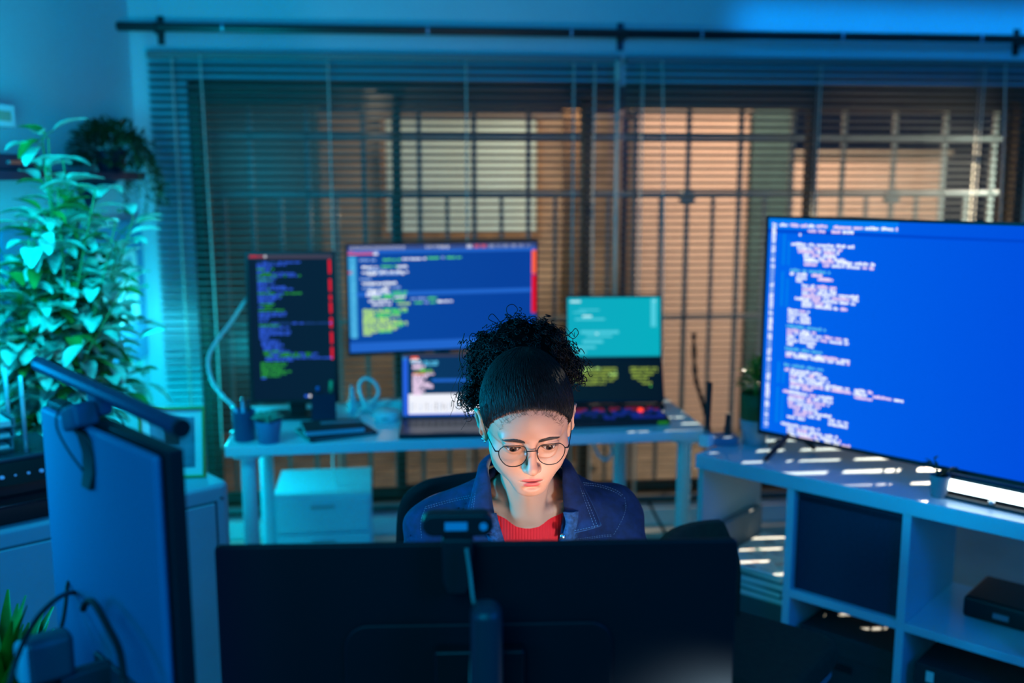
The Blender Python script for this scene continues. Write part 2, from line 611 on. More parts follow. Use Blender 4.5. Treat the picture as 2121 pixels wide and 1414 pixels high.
def lw(s, off, z):
    """s metres from the corner along the left wall, off metres into the room"""
    return cl + LD * s - nl * off + Vector((0, 0, z))


def on_left_wall(name, label, cat, s, z, off=0.0, group=None):
    # local x runs along the wall towards the camera, local y out into the room
    t = thing(name, label, cat, lw(s, off, z), LA, group)
    return t
# ------------------------------------------------------------------ screens and the code on them
TXT = [glow('text_white', (0.85, 0.92, 1.0), 1.1), glow('text_pink', (0.95, 0.72, 0.95), 1.0), glow('text_cyan', (0.10, 0.55, 0.85), 1.0),
       glow('text_green', (0.10, 0.75, 0.12), 1.0), glow('text_blue', (0.03, 0.11, 0.75), 1.0), glow('text_red', (0.95, 0.03, 0.05), 1.0),
       glow('text_lime', (0.50, 0.85, 0.20), 1.0), glow('text_dim_green', (0.03, 0.40, 0.05), 0.8), glow('text_pale_blue', (0.30, 0.50, 0.95), 0.9),
       glow('text_orange', (1.0, 0.32, 0.12), 1.0), glow('text_dim_blue', (0.02, 0.09, 0.40), 0.6), glow('text_olive', (0.42, 0.60, 0.08), 0.7)]
KEY = {k: i for i, k in enumerate('wpcgbrlGsodo')}
KEY = dict(w=0, p=1, c=2, g=3, b=4, r=5, l=6, G=7, s=8, o=9, d=10, O=11)


def code_text(name, parent, rows, ch, rowh, y=-0.0012, seed=1):
    """rows: (x0, x1, z, colours) - little glyph blocks along each line, words parted by gaps"""
    rr = random.Random(seed)
    m = MB()
    for (x0, x1, z, cs) in rows:
        x = x0
        word = rr.randint(3, 9)
        ci = KEY[rr.choice(cs)]
        while x + ch * 0.5 < x1:
            m.cur = ci
            w = ch * rr.uniform(0.75, 1.0)
            h0 = rowh * rr.choice((0.0, 0.0, 0.0, 0.12))
            h1 = rowh * rr.choice((0.72, 0.72, 0.95))
            m.add([(x, y, z - rowh + h0), (x + w, y, z - rowh + h0), (x + w, y, z - rowh + h1), (x, y, z - rowh + h1)], [(0, 1, 2, 3)])
            x += ch
            word -= 1
            if word <= 0:
                x += ch
                word = rr.randint(2, 9)
                ci = KEY[rr.choice(cs)]
    return m.build(name, TXT, parent, fix=False)


def bars(name, parent, items, mats, y=-0.0008):
    """flat coloured interface blocks: (x0, x1, z0, z1, slot)"""
    m = MB()
    for (x0, x1, z0, z1, s) in items:
        m.cur = s
        m.add([(x0, y, z0), (x1, y, z0), (x1, y, z1), (x0, y, z1)], [(0, 1, 2, 3)])
    return m.build(name, mats, parent, fix=False)


def screen_gradient(name, c0, c1, c2=None, strength=1.0):
    """lit panel whose picture fades from c0 (left) to c1 (right)"""
    if name in MATS:
        return MATS[name]
    m = bpy.data.materials.new(name)
    m.use_nodes = True
    nt = m.node_tree
    b = nt.nodes['Principled BSDF']
    b.inputs['Base Color'].default_value = (0.01, 0.01, 0.012, 1)
    b.inputs['Roughness'].default_value = 0.35
    b.inputs['Specular IOR Level'].default_value = 0.0
    tc = nt.nodes.new('ShaderNodeTexCoord')
    sp = nt.nodes.new('ShaderNodeSeparateXYZ')
    nt.links.new(tc.outputs['Generated'], sp.inputs[0])
    cr_ = nt.nodes.new('ShaderNodeValToRGB')
    cr_.color_ramp.elements[0].color = (*c0, 1)
    cr_.color_ramp.elements[1].color = (*c1, 1)
    nt.links.new(sp.outputs['X'], cr_.inputs['Fac'])
    nt.links.new(cr_.outputs['Color'], b.inputs['Emission Color'])
    b.inputs['Emission Strength'].default_value = strength
    MATS[name] = m
    return m


def flat_panel(t, W, H, lit, depth=0.03, bez=0.008, botbez=None, shell=BLACKP, x0=None, z0=0.0):
    """display in local coords: screen plane y=0 facing -y, x from x0, z from z0"""
    x0 = -W / 2 if x0 is None else x0
    bb_ = bez if botbez is None else botbez
    b = MB()
    b.bb(x0 - bez, x0 + W + bez, 0.002, 0.012, z0 - bb_, z0 + H + bez)
    b.bb(x0 - bez, x0, -0.003, 0.002, z0 - bb_, z0 + H + bez)
    b.bb(x0 + W, x0 + W + bez, -0.003, 0.002, z0 - bb_, z0 + H + bez)
    b.bb(x0, x0 + W, -0.003, 0.002, z0 + H, z0 + H + bez)
    b.bb(x0, x0 + W, -0.003, 0.002, z0 - bb_, z0)
    b.build('bezel', BLACKP, t)
    k = MB().bb(x0 + 0.02, x0 + W - 0.02, 0.012, 0.012 + depth, z0 + 0.02, z0 + H - 0.02)
    k.build('back_shell', shell, t, bevel=min(0.012, depth * 0.4))
    s = MB().add([(x0, 0, z0), (x0 + W, 0, z0), (x0 + W, 0, z0 + H), (x0, 0, z0 + H)], [(0, 1, 2, 3)])
    return s.build('screen', lit, t, fix=False)


# ------------------------------------------------------------------ white desk at the window
DZT = 0.75
D0 = PZ(465, 925, DZT)
D1 = PZ(1468, 890, DZT)
DA = math.atan2((D1 - D0).y, (D1 - D0).x)
DLEN = (D1 - D0).length
desk = thing('white_desk', 'long white desk under the blinds carrying monitors and laptops', 'desk', (D0.x, D0.y, 0), DA)
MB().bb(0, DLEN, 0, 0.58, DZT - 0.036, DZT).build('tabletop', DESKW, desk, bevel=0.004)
for lx, ly in ((0.065, 0.06), (DLEN - 0.065, 0.06), (0.07, 0.52), (DLEN - 0.18, 0.52)):
    l = MB()
    l.cyl((lx, ly, 0.012), (lx, ly, DZT - 0.036), 0.0255, 20)
    l.cyl((lx, ly, DZT - 0.05), (lx, ly, DZT - 0.036), 0.05, 20)
    lo = l.build('leg', DESKW, desk, bevel=0.0)
    MB().cyl((lx, ly, 0), (lx, ly, 0.014), 0.022, 16).build('foot', GREY, lo)


def on_desk(px, py, z=DZT):
    return PZ(px, py, z)


# portrait monitor
pm = thing('portrait_monitor', 'tall black monitor turned upright showing blue and green code', 'monitor', P(612, 848, 3.46) * 1.0, DA * 0.4)
pm.location.z = DZT
VW, VH = 0.288, 0.515
vz0 = 0.075
flat_panel(pm, VW, VH, screen_gradient('portrait_screen', (0.0018, 0.010, 0.030), (0.0015, 0.013, 0.032)), 0.03, 0.012, z0=vz0)
rows = []
rr = random.Random(3)
ln = VH / 66


def vrow(fy, f0, f1, cs):
    rows.append((-VW / 2 + f0 * VW, -VW / 2 + f1 * VW, vz0 + VH * (1 - fy), cs))


spec = [(.045, .10, .62, 'bd'), (.06, .10, .45, 'b'), (.075, .1, .28, 'b'), (.09, .10, .30, 'bG'), (.105, .1, .25, 'b'), (.12, .10, .55, 'bG'), (.135, .1, .62, 'bG'), (.15, .1, .35, 'b'),
        (.165, .1, .28, 'G'), (.18, .1, .30, 'b'), (.195, .1, .2, 'b'), (.21, .1, .45, 'b'), (.225, .1, .52, 'bG'), (.24, .1, .25, 'b'), (.255, .1, .62, 'bG'), (.27, .1, .40, 'bG'), (.285, .1, .38, 'b'),
        (.30, .1, .30, 'b'), (.315, .1, .28, 'b'), (.33, .12, .30, 'bG'), (.35, .1, .28, 'bG'), (.37, .1, .42, 'G'), (.39, .1, .44, 'b'), (.405, .1, .42, 'b'), (.42, .1, .25, 'b'), (.44, .1, .2, 'b'),
        (.46, .1, .98, 'bd'), (.475, .1, .35, 'G'), (.49, .1, .46, 'b'), (.505, .1, .30, 'b'), (.52, .1, .48, 'b'), (.535, .1, .46, 'b'), (.55, .1, .22, 'b'), (.565, .1, .2, 'b'), (.58, .12, .34, 'b'),
        (.595, .12, .36, 'b'), (.61, .12, .40, 'b'), (.625, .14, .34, 'b'), (.64, .14, .40, 'bG'), (.655, .14, .46, 'bG'), (.67, .14, .80, 'bG'), (.685, .16, .75, 'bG'), (.70, .16, .98, 'b'),
        (.715, .16, .50, 'b'), (.735, .1, .42, 'G'), (.75, .1, .42, 'G'), (.765, .1, .35, 'G'), (.78, .1, .38, 'G'), (.795, .1, .46, 'G'), (.81, .1, .40, 'G'), (.825, .1, .34, 'G'), (.84, .1, .16, 'b')]
for s in spec:
    vrow(s[0], s[1], s[2], s[3])
code_text('code_text', pm, rows, 0.0042, 0.0072, seed=4)
UIM = [glow('ui_red', (0.75, 0.004, 0.02), 1.0), glow('ui_grey', (0.05, 0.045, 0.075), 1.0), glow('ui_blue', (0.02, 0.12, 0.75), 1.0), glow('ui_white', (0.9, 0.92, 1.0), 1.0),
       glow('ui_cyan', (0.03, 0.28, 0.62), 1.0), glow('ui_teal', (0.02, 0.12, 0.22), 1.0), glow('ui_light_blue', (0.015, 0.13, 0.60), 1.0), glow('ui_orange', (1.0, 0.12, 0.05), 1.0), glow('ui_navy', (0.003, 0.013, 0.06), 1.0)]


def ui(parent, W, H, z0, items, x0=None, name='interface_bars', y=-0.0008):
    x0 = -W / 2 if x0 is None else x0
    return bars(name, parent, [(x0 + a * W, x0 + b * W, z0 + (1 - d) * H, z0 + (1 - c) * H, s) for (a, b, c, d, s) in items], UIM, y)


it = [(0, 1, 0, .028, 1), (.02, .10, .004, .02, 0), (.10, .18, .007, .017, 0), (.19, .22, .004, .02, 3), (.62, .66, .967, .985, 2), (.67, .76, .967, .985, 3)]
for a, b in ((.035, .13), (.165, .25), (.275, .31), (.325, .40), (.43, .50), (.53, .61), (.635, .72)):
    it.append((.955, .985, a, b, 0))
ui(pm, VW, VH, vz0, it)
st = MB()
st.bb(-0.03, 0.03, 0.045, 0.065, 0.01, 0.36)
st.build('stand_neck', BLACKP, pm, bevel=0.004)
MB().prism(rrect(0.22, 0.13, 0.03, 5, 0, 0.06), 2, 0, 0.012).build('stand_base', BLACKP, pm, bevel=0.002)

# wide monitor above the laptops
lm_l = P(722, 735, 3.56)
lm_r = P(1113, 716, 3.74)
lm = thing('wide_monitor', 'wide black monitor with bright blue code window, highest in the middle of the desk', 'monitor', ((lm_l.x + lm_r.x) / 2, (lm_l.y + lm_r.y) / 2, DZT), math.atan2(lm_r.y - lm_l.y, lm_r.x - lm_l.x))
MW = (lm_r - lm_l).length - 0.012
MH = 0.388
mz0 = lm_l.z - DZT + 0.008
flat_panel(lm, MW, MH, screen_gradient('wide_screen', (0.003, 0.065, 0.36), (0.002, 0.05, 0.33)), 0.035, 0.007, 0.010, z0=mz0)
it = [(0, 1, 0, .05, 6), (0, 1, .0, .045, 1), (0, 1, .045, .075, 6), (0, .045, .10, .86, 4), (0, 1, .91, 1, 6), (.04, .97, .435, .475, 6), (.975, 1.0, .06, .30, 7), (.975, 1.0, .31, .68, 0),
      (0.0, .03, .05, .085, 7), (.03, .13, .06, .085, 7), (.13, .155, .055, .09, 3), (.0, .025, .235, .265, 0)]
for i in range(12):
    it.append((.015 + i * .024, .033 + i * .024, .008, .04, 3))
for i in range(9):
    it.append((.62 + i * .04, .648 + i * .04, .008, .04, 7 if i in (1, 2) else 3))
for i in range(6):
    it.append((.40 + i * .022, .415 + i * .022, .012, .04, 3))
ui(lm, MW, MH, mz0, it)
sp = [(.125, .06, .15, 'ws'), (.125, .18, .27, 'g'), (.12, .28, .40, 'ws'), (.115, .41, .60, 'gs'), (.19, .07, .16, 'w'), (.185, .17, .25, 'g'), (.19, .25, .31, 'ws'), (.215, .1, .2, 's'), (.24, .07, .31, 'w'), (.255, .10, .30, 'ws'),
      (.30, .06, .13, 's'), (.34, .07, .24, 'w'), (.345, .10, .25, 'w'), (.385, .07, .28, 'ws'), (.41, .10, .20, 'w'), (.43, .09, .21, 'w'), (.43, .22, .30, 'g'), (.455, .09, .30, 'wg'), (.475, .12, .30, 'wg'),
      (.505, .10, .22, 'w'), (.505, .23, .30, 'g'), (.495, .32, .40, 's'), (.495, .41, .46, 'g'), (.54, .12, .22, 'w'), (.54, .25, .32, 'lg'), (.535, .34, .46, 'gs'), (.53, .46, .54, 'w')]
rows = [(-MW / 2 + b * MW, -MW / 2 + c * MW, mz0 + MH * (1 - a), d) for a, b, c, d in sp]
for i, e in enumerate((.30, .30, .27, .26, .22, .27, .30, .30, .27, .24, .22, .12)):
    rows.append((-MW / 2 + .07 * MW, -MW / 2 + e * MW, mz0 + MH * (1 - .59 - i * .021), 'lgl'))
rows += [(-MW / 2 + .012 * MW, -MW / 2 + .036 * MW, mz0 + MH * (1 - .11 - i * .0245), 'c') for i in range(31)]
code_text('code_text', lm, rows, 0.0058, 0.0085, seed=9)
MB().bb(-0.03, 0.03, 0.05, 0.075, 0.012, mz0 + 0.25).build('stand_neck', GREY, lm, bevel=0.004)
MB().bb(-0.05, 0.05, 0.04, 0.06, mz0 + 0.12, mz0 + 0.22).build('mount_plate', GREY, lm, bevel=0.003)
MB().prism(rrect(0.26, 0.13, 0.02, 5, 0, 0.085), 2, 0, 0.012).build('stand_base', GREY, lm, bevel=0.002)

# left laptop
KEYM = mat('laptop_key', (0.02, 0.022, 0.026), 0.5)
ALU = mat('dark_aluminium', (0.035, 0.045, 0.06), 0.38, metal=0.5)
lp_f = on_desk(826, 910)
lap = thing('open_laptop', 'dark open laptop below the wide monitor, half hidden by her hair', 'laptop', (lp_f.x, lp_f.y, DZT), DA * 0.5)
LW, LDp = 0.335, 0.225
MB().bb(0, LW, 0, LDp, 0.002, 0.018).build('base', ALU, lap, bevel=0.003)
m = MB()
for r_ in range(5):
    for c_ in range(13):
        m.bb(0.022 + c_ * 0.0225, 0.041 + c_ * 0.0225, 0.105 + r_ * 0.02, 0.122 + r_ * 0.02, 0.018, 0.0195)
m.build('keyboard', KEYM, lap)
MB().bb(0.115, 0.22, 0.012, 0.085, 0.018, 0.0186).build('touchpad', ALU, lap)
hinge = bpy.data.objects.new('screen_lid', None)
COL.objects.link(hinge)
hinge.parent = lap
hinge.location = (0, LDp - 0.005, 0.018)
hinge.rotation_euler = (math.radians(-13), 0, 0)
SH = 0.218
MB().bb(0, LW, 0.001, 0.008, 0, SH + 0.012).build('lid_shell', ALU, hinge, bevel=0.002)
MB().add([(0.006, 0, 0.008), (LW - 0.006, 0, 0.008), (LW - 0.006, 0, SH + 0.006), (0.006, 0, SH + 0.006)], [(0, 1, 2, 3)]).build('screen', screen_gradient('laptop_screen', (0.003, 0.04, 0.12), (0.003, 0.03, 0.11)), hinge, fix=False)
it = [(0, 1, 0, .035, 1), (0, .055, .04, 1, 2), (.06, 1, .645, .97, 3), (.09, .17, .03, .07, 7), (.0, .04, .04, .08, 4), (.32, .98, .40, .45, 6), (.06, 1, .97, 1, 2)]
for i in range(26):
    it.append((.08 + i * .034 + (i * 7 % 5) * .003, .095 + i * .034, .78 + (i * 13 % 4) * .01, .93 - (i * 5 % 3) * .015, 1 if i % 3 else 4))
ui(hinge, LW - 0.012, SH - 0.002, 0.008, it, x0=0.006)
rows = []
for a, b, c, d in ((.04, .10, .22, 'pw'), (.075, .18, .40, 'c'), (.075, .10, .17, 'c'), (.10, .12, .22, 'p'), (.115, .24, .38, 'c'), (.15, .12, .26, 'p'), (.17, .12, .24, 'p'), (.205, .20, .32, 'g'), (.23, .14, .34, 'gO'), (.27, .12, .35, 'po'), (.29, .12, .30, 'p'),
                   (.33, .12, .27, 'p'), (.36, .12, .24, 'p'), (.39, .12, .24, 'p'), (.42, .12, .30, 'p'), (.45, .12, .34, 'p'), (.48, .12, .34, 'p'), (.51, .12, .22, 'p'), (.54, .12, .25, 'p'), (.57, .12, .22, 'p'), (.60, .12, .22, 'p')):
    rows.append((LW * b, LW * c, SH * (1 - a), d))
code_text('code_text', hinge, rows, 0.0055, 0.0078, seed=12)

# two-screen laptop at right
tl = on_desk(1176, 851)
dl_ = thing('dual_screen_laptop', 'black laptop with turquoise upper screen and green text on a lower screen', 'laptop', (tl.x, tl.y, DZT), DA * 0.35)
TW = 0.362
MB().bb(0, TW, -0.01, 0.20, 0.002, 0.022).build('base', BLACKP, dl_, bevel=0.004)
low = bpy.data.objects.new('lower_screen', None)
COL.objects.link(low)
low.parent = dl_
low.location = (0, 0.0, 0.03)
low.rotation_euler = (math.radians(-24), 0, 0)
MB().prism(rrect(TW, 0.165, 0.014, 4, TW / 2, 0.0825), 1, 0.001, 0.012).build('lower_shell', BLACKP, low, bevel=0.002)
MB().add([(0.008, 0, 0.01), (TW - 0.012, 0, 0.01), (TW - 0.012, 0, 0.158), (0.008, 0, 0.158)], [(0, 1, 2, 3)]).build('screen', screen_gradient('lower_screen', (0.0015, 0.012, 0.022), (0.0012, 0.008, 0.018)), low, fix=False)
rows = [(0.02 + TW * a, TW * b, 0.165 * (1 - c), d) for a, b, c, d in ((.02, .52, .18, 'Ol'), (.60, .95, .18, 'O'), (.02, .52, .25, 'Ol'), (.60, .95, .25, 'O'), (.04, .52, .32, 'Ol'), (.62, .90, .32, 'O'), (.02, .52, .39, 'O'), (.62, .84, .39, 'O'), (.02, .48, .46, 'O'), (.68, .84, .46, 'O'), (.10, .40, .53, 'O'), (.72, .88, .53, 'O'), (.80, .88, .60, 'g'))]
code_text('left_text', low, rows[0::2] if False else [r for r in rows if r[0] < TW * 0.55], 0.0062, 0.0085, seed=15)
code_text('right_text', low, [r for r in rows if r[0] >= TW * 0.55], 0.0062, 0.0085, seed=16)
up = bpy.data.objects.new('upper_lid', None)
COL.objects.link(up)
up.parent = dl_
up.location = (0, 0.078, 0.19)
up.rotation_euler = (math.radians(-7), 0, 0)
UH = 0.222
MB().bb(0, TW, 0.001, 0.009, -0.018, UH + 0.008).build('lid_shell', BLACKP, up, bevel=0.002)
MB().add([(0.006, 0, 0.002), (TW - 0.006, 0, 0.002), (TW - 0.006, 0, UH), (0.006, 0, UH)], [(0, 1, 2, 3)]).build('screen', screen_gradient('turquoise_screen', (0.004, 0.40, 0.52), (0.002, 0.42, 0.52)), up, fix=False)
UIT = [glow('ui_turquoise_light', (0.08, 0.62, 0.75), 1.0), glow('ui_turquoise_white', (0.5, 0.9, 0.95), 1.0), glow('ui_turquoise_dark', (0.003, 0.36, 0.46), 1.0)]
b_ = []
for a, b, c, d, s in ((.03, .14, .05, .085, 1), (.12, .34, .20, .22, 0), (.06, .20, .24, .26, 0), (.16, .26, .30, .335, 1), (.08, .40, .35, .38, 0), (.14, .55, .56, .61, 0), (.20, .48, .64, .67, 0), (.16, .38, .72, .77, 0), (.10, .30, .82, .86, 0), (.90, .955, .02, .50, 0), (.93, .95, .05, .08, 1),
                     (.05, .20, .90, .94, 0), (.30, .33, .595, .625, 1), (0, 1, .975, 1.0, 2)):
    b_.append((0.006 + a * (TW - 0.012), 0.006 + b * (TW - 0.012), UH * (1 - d), UH * (1 - c), s))
bars('interface_bars', up, b_, UIT)

# keyboard with lit keys
kb0 = on_desk(1178, 888)
kb = thing('mechanical_keyboard', 'black keyboard with dim blue lit keys in front of the turquoise laptop', 'keyboard', (kb0.x, kb0.y + 0.008, DZT), DA)
KW, KD = 0.362, 0.135
MB().prism([(0, 0), (KD, 0), (KD, 0.034), (0, 0.022)], 0, 0, KW).build('case', BLACKP, kb, bevel=0.004)
KEYS = [mat('keycap_blue_lit', (0.01, 0.01, 0.02), 0.5, emit=(0.008, 0.02, 0.30), estr=0.55), mat('keycap_dark', (0.01, 0.01, 0.02), 0.5), mat('keycap_red_lit', (0.02, 0.005, 0.01), 0.5, emit=(0.30, 0.006, 0.03), estr=0.45)]
m = MB()
rr = random.Random(5)
for r_ in range(6):
    for c_ in range(17):
        if c_ == 13 and r_ in (1, 2):
            continue
        x = 0.012 + c_ * 0.0199
        y = 0.012 + r_ * 0.0195
        z = 0.022 + 0.012 * y / KD
        m.cur = 2 if r_ >= 4 and rr.random() < 0.5 else (0 if rr.random() < 0.6 and r_ < 5 else 1)
        m.prism([(y, z), (y + 0.0165, z), (y + 0.014, z + 0.008), (y + 0.002, z + 0.008)], 0, x, x + 0.0165)
m.build('keycaps', KEYS, kb, bevel=0.001)
MB().lathe([(0.0, 0), (0.010, 0.0), (0.010, 0.006), (0.007, 0.011), (0, 0.012)], (KW - 0.088, 0.075, 0.034), 16).build('lit_knob', glow('knob_red', (1.0, 0.05, 0.02), 1.6), kb, smooth=True)['label'] = 'glowing red round knob'
MB().bb(KW - 0.045, KW - 0.008, -0.0015, 0.0, 0.004, 0.014).build('sticker', glow('sticker_green_glow', (0.02, 0.30, 0.02), 0.6), kb)['label'] = 'small green sticker with an added glow'  # the sticker is no light; a green glow is put into its material

# pen cup, pens, succulent
PENW = mat('pen_blue_white', (0.35, 0.55, 0.8), 0.25)
pc = on_desk(507, 911)
cup = thing('pen_cup', 'dark blue mesh pen cup at the left end of the white desk', 'pen cup', (pc.x, pc.y, DZT))
m = MB()
m.lathe([(0.030, 0.0), (0.034, 0.002), (0.038, 0.098), (0.0395, 0.10), (0.036, 0.10), (0.032, 0.006), (0, 0.006)], (0, 0, 0), 28)
m.build('cup', mat('blue_cup', (0.03, 0.09, 0.22), 0.35), cup, smooth=True)
for i, (dx, dy, h, mt, lab) in enumerate(((-0.018, -0.01, 0.115, PENW, 'pale blue pen leaning left in the pen cup'), (-0.004, 0.008, 0.135, PENW, 'tallest pale pen standing upright in the pen cup'),
                                          (0.016, -0.006, 0.11, BLACKP, 'black pen leaning right in the pen cup'), (0.008, 0.016, 0.125, NAVYM, 'navy pen at the back of the pen cup'))):
    p = thing('pen', lab, 'pen', (pc.x + dx * 0.4, pc.y + dy * 0.4, DZT + 0.0075), 0, 'pens in the cup')
    a = Vector((0, 0, 0))
    b = Vector((dx * 1.0, dy * 1.0, h))
    MB().tube([a, a.lerp(b, 0.08), b.lerp(a, 0.1)], [0.001, 0.004, 0.004], 10).build('barrel', mt, p, smooth=True)
    MB().tube([b.lerp(a, 0.1), b], [0.0046, 0.0042], 10).build('cap', STEEL if i < 2 else mt, p, smooth=True)


def leaf(m, base, direc, L, W, bend=0.25, up=Vector((0, 0, 1)), n=5, fold=0.25):
    d = direc.normalized()
    s = d.cross(up)
    s = s.normalized() if s.length > 1e-4 else Vector((1, 0, 0))
    nrm = s.cross(d).normalized()
    rows = []
    for i in range(n + 1):
        t = i / n
        w = W * math.sin(math.pi * min(1, t * 0.93 + 0.035)) ** 0.8
        c = base + d * (L * t) - nrm * (bend * L * t * t)
        e = nrm * (fold * w)
        rows.append([c - s * w / 2 + e, c, c + s * w / 2 + e])
    m.grid(rows)


def pot(t, r, h, mt, soil=True):
    o = MB().lathe([(r * 0.72, 0), (r * 0.76, 0.003), (r, h * 0.97), (r * 0.98, h), (r * 0.9, h), (r * 0.86, h * 0.82), (0, h * 0.82)], (0, 0, 0), 28).build('pot', mt, t, smooth=True)
    if soil:
        MB().lathe([(0, h * 0.78), (r * 0.87, h * 0.80), (r * 0.85, h * 0.84), (0, h * 0.86)], (0, 0, 0), 20).build('soil', SOIL, t, smooth=True)
    return o


sc_ = on_desk(557, 916)
su = thing('potted_succulent', 'small succulent in a round blue pot beside the pen cup', 'potted plant', (sc_.x, sc_.y, DZT))
pot(su, 0.044, 0.075, mat('blue_pot', (0.10, 0.22, 0.40), 0.45))
m = MB()
rr = random.Random(11)
for ring, (cnt, el, L) in enumerate(((9, 15, 0.048), (8, 40, 0.042), (6, 65, 0.034), (4, 82, 0.024))):
    for k in range(cnt):
        a = 2 * math.pi * (k + ring * 0.4) / cnt + rr.uniform(-0.2, 0.2)
        e = math.radians(el + rr.uniform(-8, 8))
        leaf(m, Vector((0.008 * math.cos(a), 0.008 * math.sin(a), 0.068)), Vector((math.cos(a) * math.cos(e), math.sin(a) * math.cos(e), math.sin(e))), L, 0.022, -0.15, fold=0.4)
m.build('succulent_leaves', mat('succulent_leaf', (0.20, 0.38, 0.26), 0.3, noise=0.3, nscale=40, spec=0.7), su, smooth=True, solid=0.004, fix=False)

# notebooks
nb = on_desk(690, 915)
n1 = thing('tablet_sleeve', 'thin dark sleeve lying under the black notebook on the white desk', 'sleeve', (nb.x - 0.01, nb.y + 0.115, DZT), 0.50)
MB().prism(rrect(0.235, 0.175, 0.012, 4), 2, 0, 0.012).build('sleeve_body', mat('sleeve_dark', (0.02, 0.03, 0.045), 0.6), n1, bevel=0.003)
MB().bb(-0.10, 0.10, -0.0885, -0.086, 0.005, 0.008).build('zip', GREY, n1)
n2 = thing('black_notebook', 'thick black notebook with pale page edges on the white desk', 'notebook', (nb.x - 0.02, nb.y + 0.11, DZT + 0.0125), 0.30)
MB().bb(-0.10, 0.10, -0.07, 0.07, 0.0, 0.003).build('back_cover', CHARC, n2, bevel=0.001)
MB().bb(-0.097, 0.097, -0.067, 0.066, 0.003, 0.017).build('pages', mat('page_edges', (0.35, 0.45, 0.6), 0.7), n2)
MB().bb(-0.10, 0.10, -0.07, 0.07, 0.017, 0.020).build('front_cover', CHARC, n2, bevel=0.001)
MB().bb(-0.10, 0.10, 0.066, 0.07, 0.003, 0.017).build('spine', CHARC, n2)
n3 = thing('grey_ruler', 'short grey ruler lying on the black notebook', 'ruler', (nb.x + 0.005, nb.y + 0.135, DZT + 0.033), 0.25)
MB().bb(-0.07, 0.07, -0.011, 0.011, 0, 0.0025).build('ruler_body', mat('ruler_grey', (0.25, 0.3, 0.36), 0.4), n3)
# dark organiser box with things in it
ob = on_desk(672, 872)
o1 = thing('organiser_box', 'tall dark blue organiser box in front of the upright monitor', 'box', (ob.x, ob.y, DZT), 0.15)
m = MB()
for x0, x1, y0, y1 in ((-0.042, 0.042, -0.03, -0.027), (-0.042, 0.042, 0.027, 0.03), (-0.042, -0.039, -0.027, 0.027), (0.039, 0.042, -0.027, 0.027)):
    m.bb(x0, x1, y0, y1, 0.0, 0.105)
m.bb(-0.039, 0.039, -0.027, 0.027, 0.0, 0.004)
m.build('box_body', mat('box_navy', (0.012, 0.018, 0.05), 0.5), o1)
h_ = thing('highlighter', 'green capped highlighter standing in the dark organiser box', 'highlighter', (ob.x + 0.022, ob.y, DZT + 0.005))
MB().tube([(0, 0, 0), (0.004, 0, 0.10)], 0.0065, 12).build('barrel', BLACKP, h_, smooth=True)
MB().tube([(0.004, 0, 0.10), (0.006, 0, 0.142)], [0.0075, 0.006], 12).build('cap', mat('highlighter_green', (0.10, 0.55, 0.22), 0.4), h_, smooth=True)
h_ = thing('marker_pen', 'dark marker with a blue tip standing in the dark organiser box', 'marker', (ob.x - 0.02, ob.y, DZT + 0.005))
MB().tube([(0, 0, 0), (0, 0, 0.105)], 0.006, 12).build('barrel', BLACKP, h_, smooth=True)
MB().tube([(0, 0, 0.105), (0, 0, 0.12)], 0.006, 12).build('cap', mat('marker_blue', (0.06, 0.20, 0.6), 0.4), h_, smooth=True)
# white adapter, router and cables behind
wb = on_desk(708, 858)
w1 = thing('white_adapter_stand', 'white upright charging stand between the upright monitor and the cable loop', 'charging stand', (wb.x + 0.02, wb.y + 0.03, DZT), 0.2)
MB().prism([(0, 0), (0.07, 0), (0.07, 0.012), (0.03, 0.014), (0.02, 0.10), (0.008, 0.10), (0.004, 0.014), (0, 0.012)], 1, -0.02, 0.02).build('stand_body', WHITE, w1, bevel=0.004)
wr = on_desk(806, 872)
w2 = thing('white_router', 'small white rounded router left of the open laptop', 'router', (wr.x - 0.01, wr.y + 0.02, DZT))
MB().lathe([(0.0, 0), (0.045, 0.0), (0.05, 0.008), (0.05, 0.022), (0.043, 0.032), (0, 0.034)], (0, 0, 0), 28).build('router_body', WHITE, w2, smooth=True)
MB().bb(-0.012, 0.012, -0.051, -0.046, 0.012, 0.018).build('indicator', GREY, w2)
w3 = thing('power_strip', 'white power strip at the back edge of the white desk', 'power strip', (wr.x - 0.07, wr.y + 0.20, DZT), DA)
MB().bb(-0.11, 0.11, -0.025, 0.025, 0, 0.032).build('strip_body', WHITE, w3, bevel=0.006)
for k in range(3):
    MB().cyl((-0.065 + k * 0.065, 0, 0.032), (-0.065 + k * 0.065, 0, 0.034), 0.016, 16).build('socket', GREY, w3)
cl_ = MB()
c0 = on_desk(745, 862)
yy = c0.y + 0.03
cl_.tube(smooth_path([on_desk(738, 868) + Vector((0, 0, 0.007)), P(752, 845, yy), P(782, 820, yy + 0.02), P(778, 795, yy + 0.03), P(758, 783, yy + 0.03), P(744, 797, yy + 0.02), P(750, 825, yy), P(768, 850, yy), on_desk(800, 862) + Vector((-0.02, 0.1, 0.008))], 8), 0.0062, 8)
tag(cl_.build('white_cable', WCABLE, smooth=True), 'white cable standing in a loop on the desk behind the notebook', 'cable')
gc = MB()
gc.tube(smooth_path([P(507, 624, 3.62), P(478, 668, 3.56), P(442, 716, 3.48), P(431, 752, 3.43), P(441, 792, 3.38), P(462, 820, 3.33), P(480, 838, 3.29)], 8), [0.0065] * 49, 10)
gl = thing('gooseneck_lamp', 'thin white gooseneck curving down beside the pen cup, against the blind', 'lamp', (0, 0, 0))
gc.build('gooseneck', WCABLE, gl, smooth=True)
e_ = P(480, 838, 3.29)
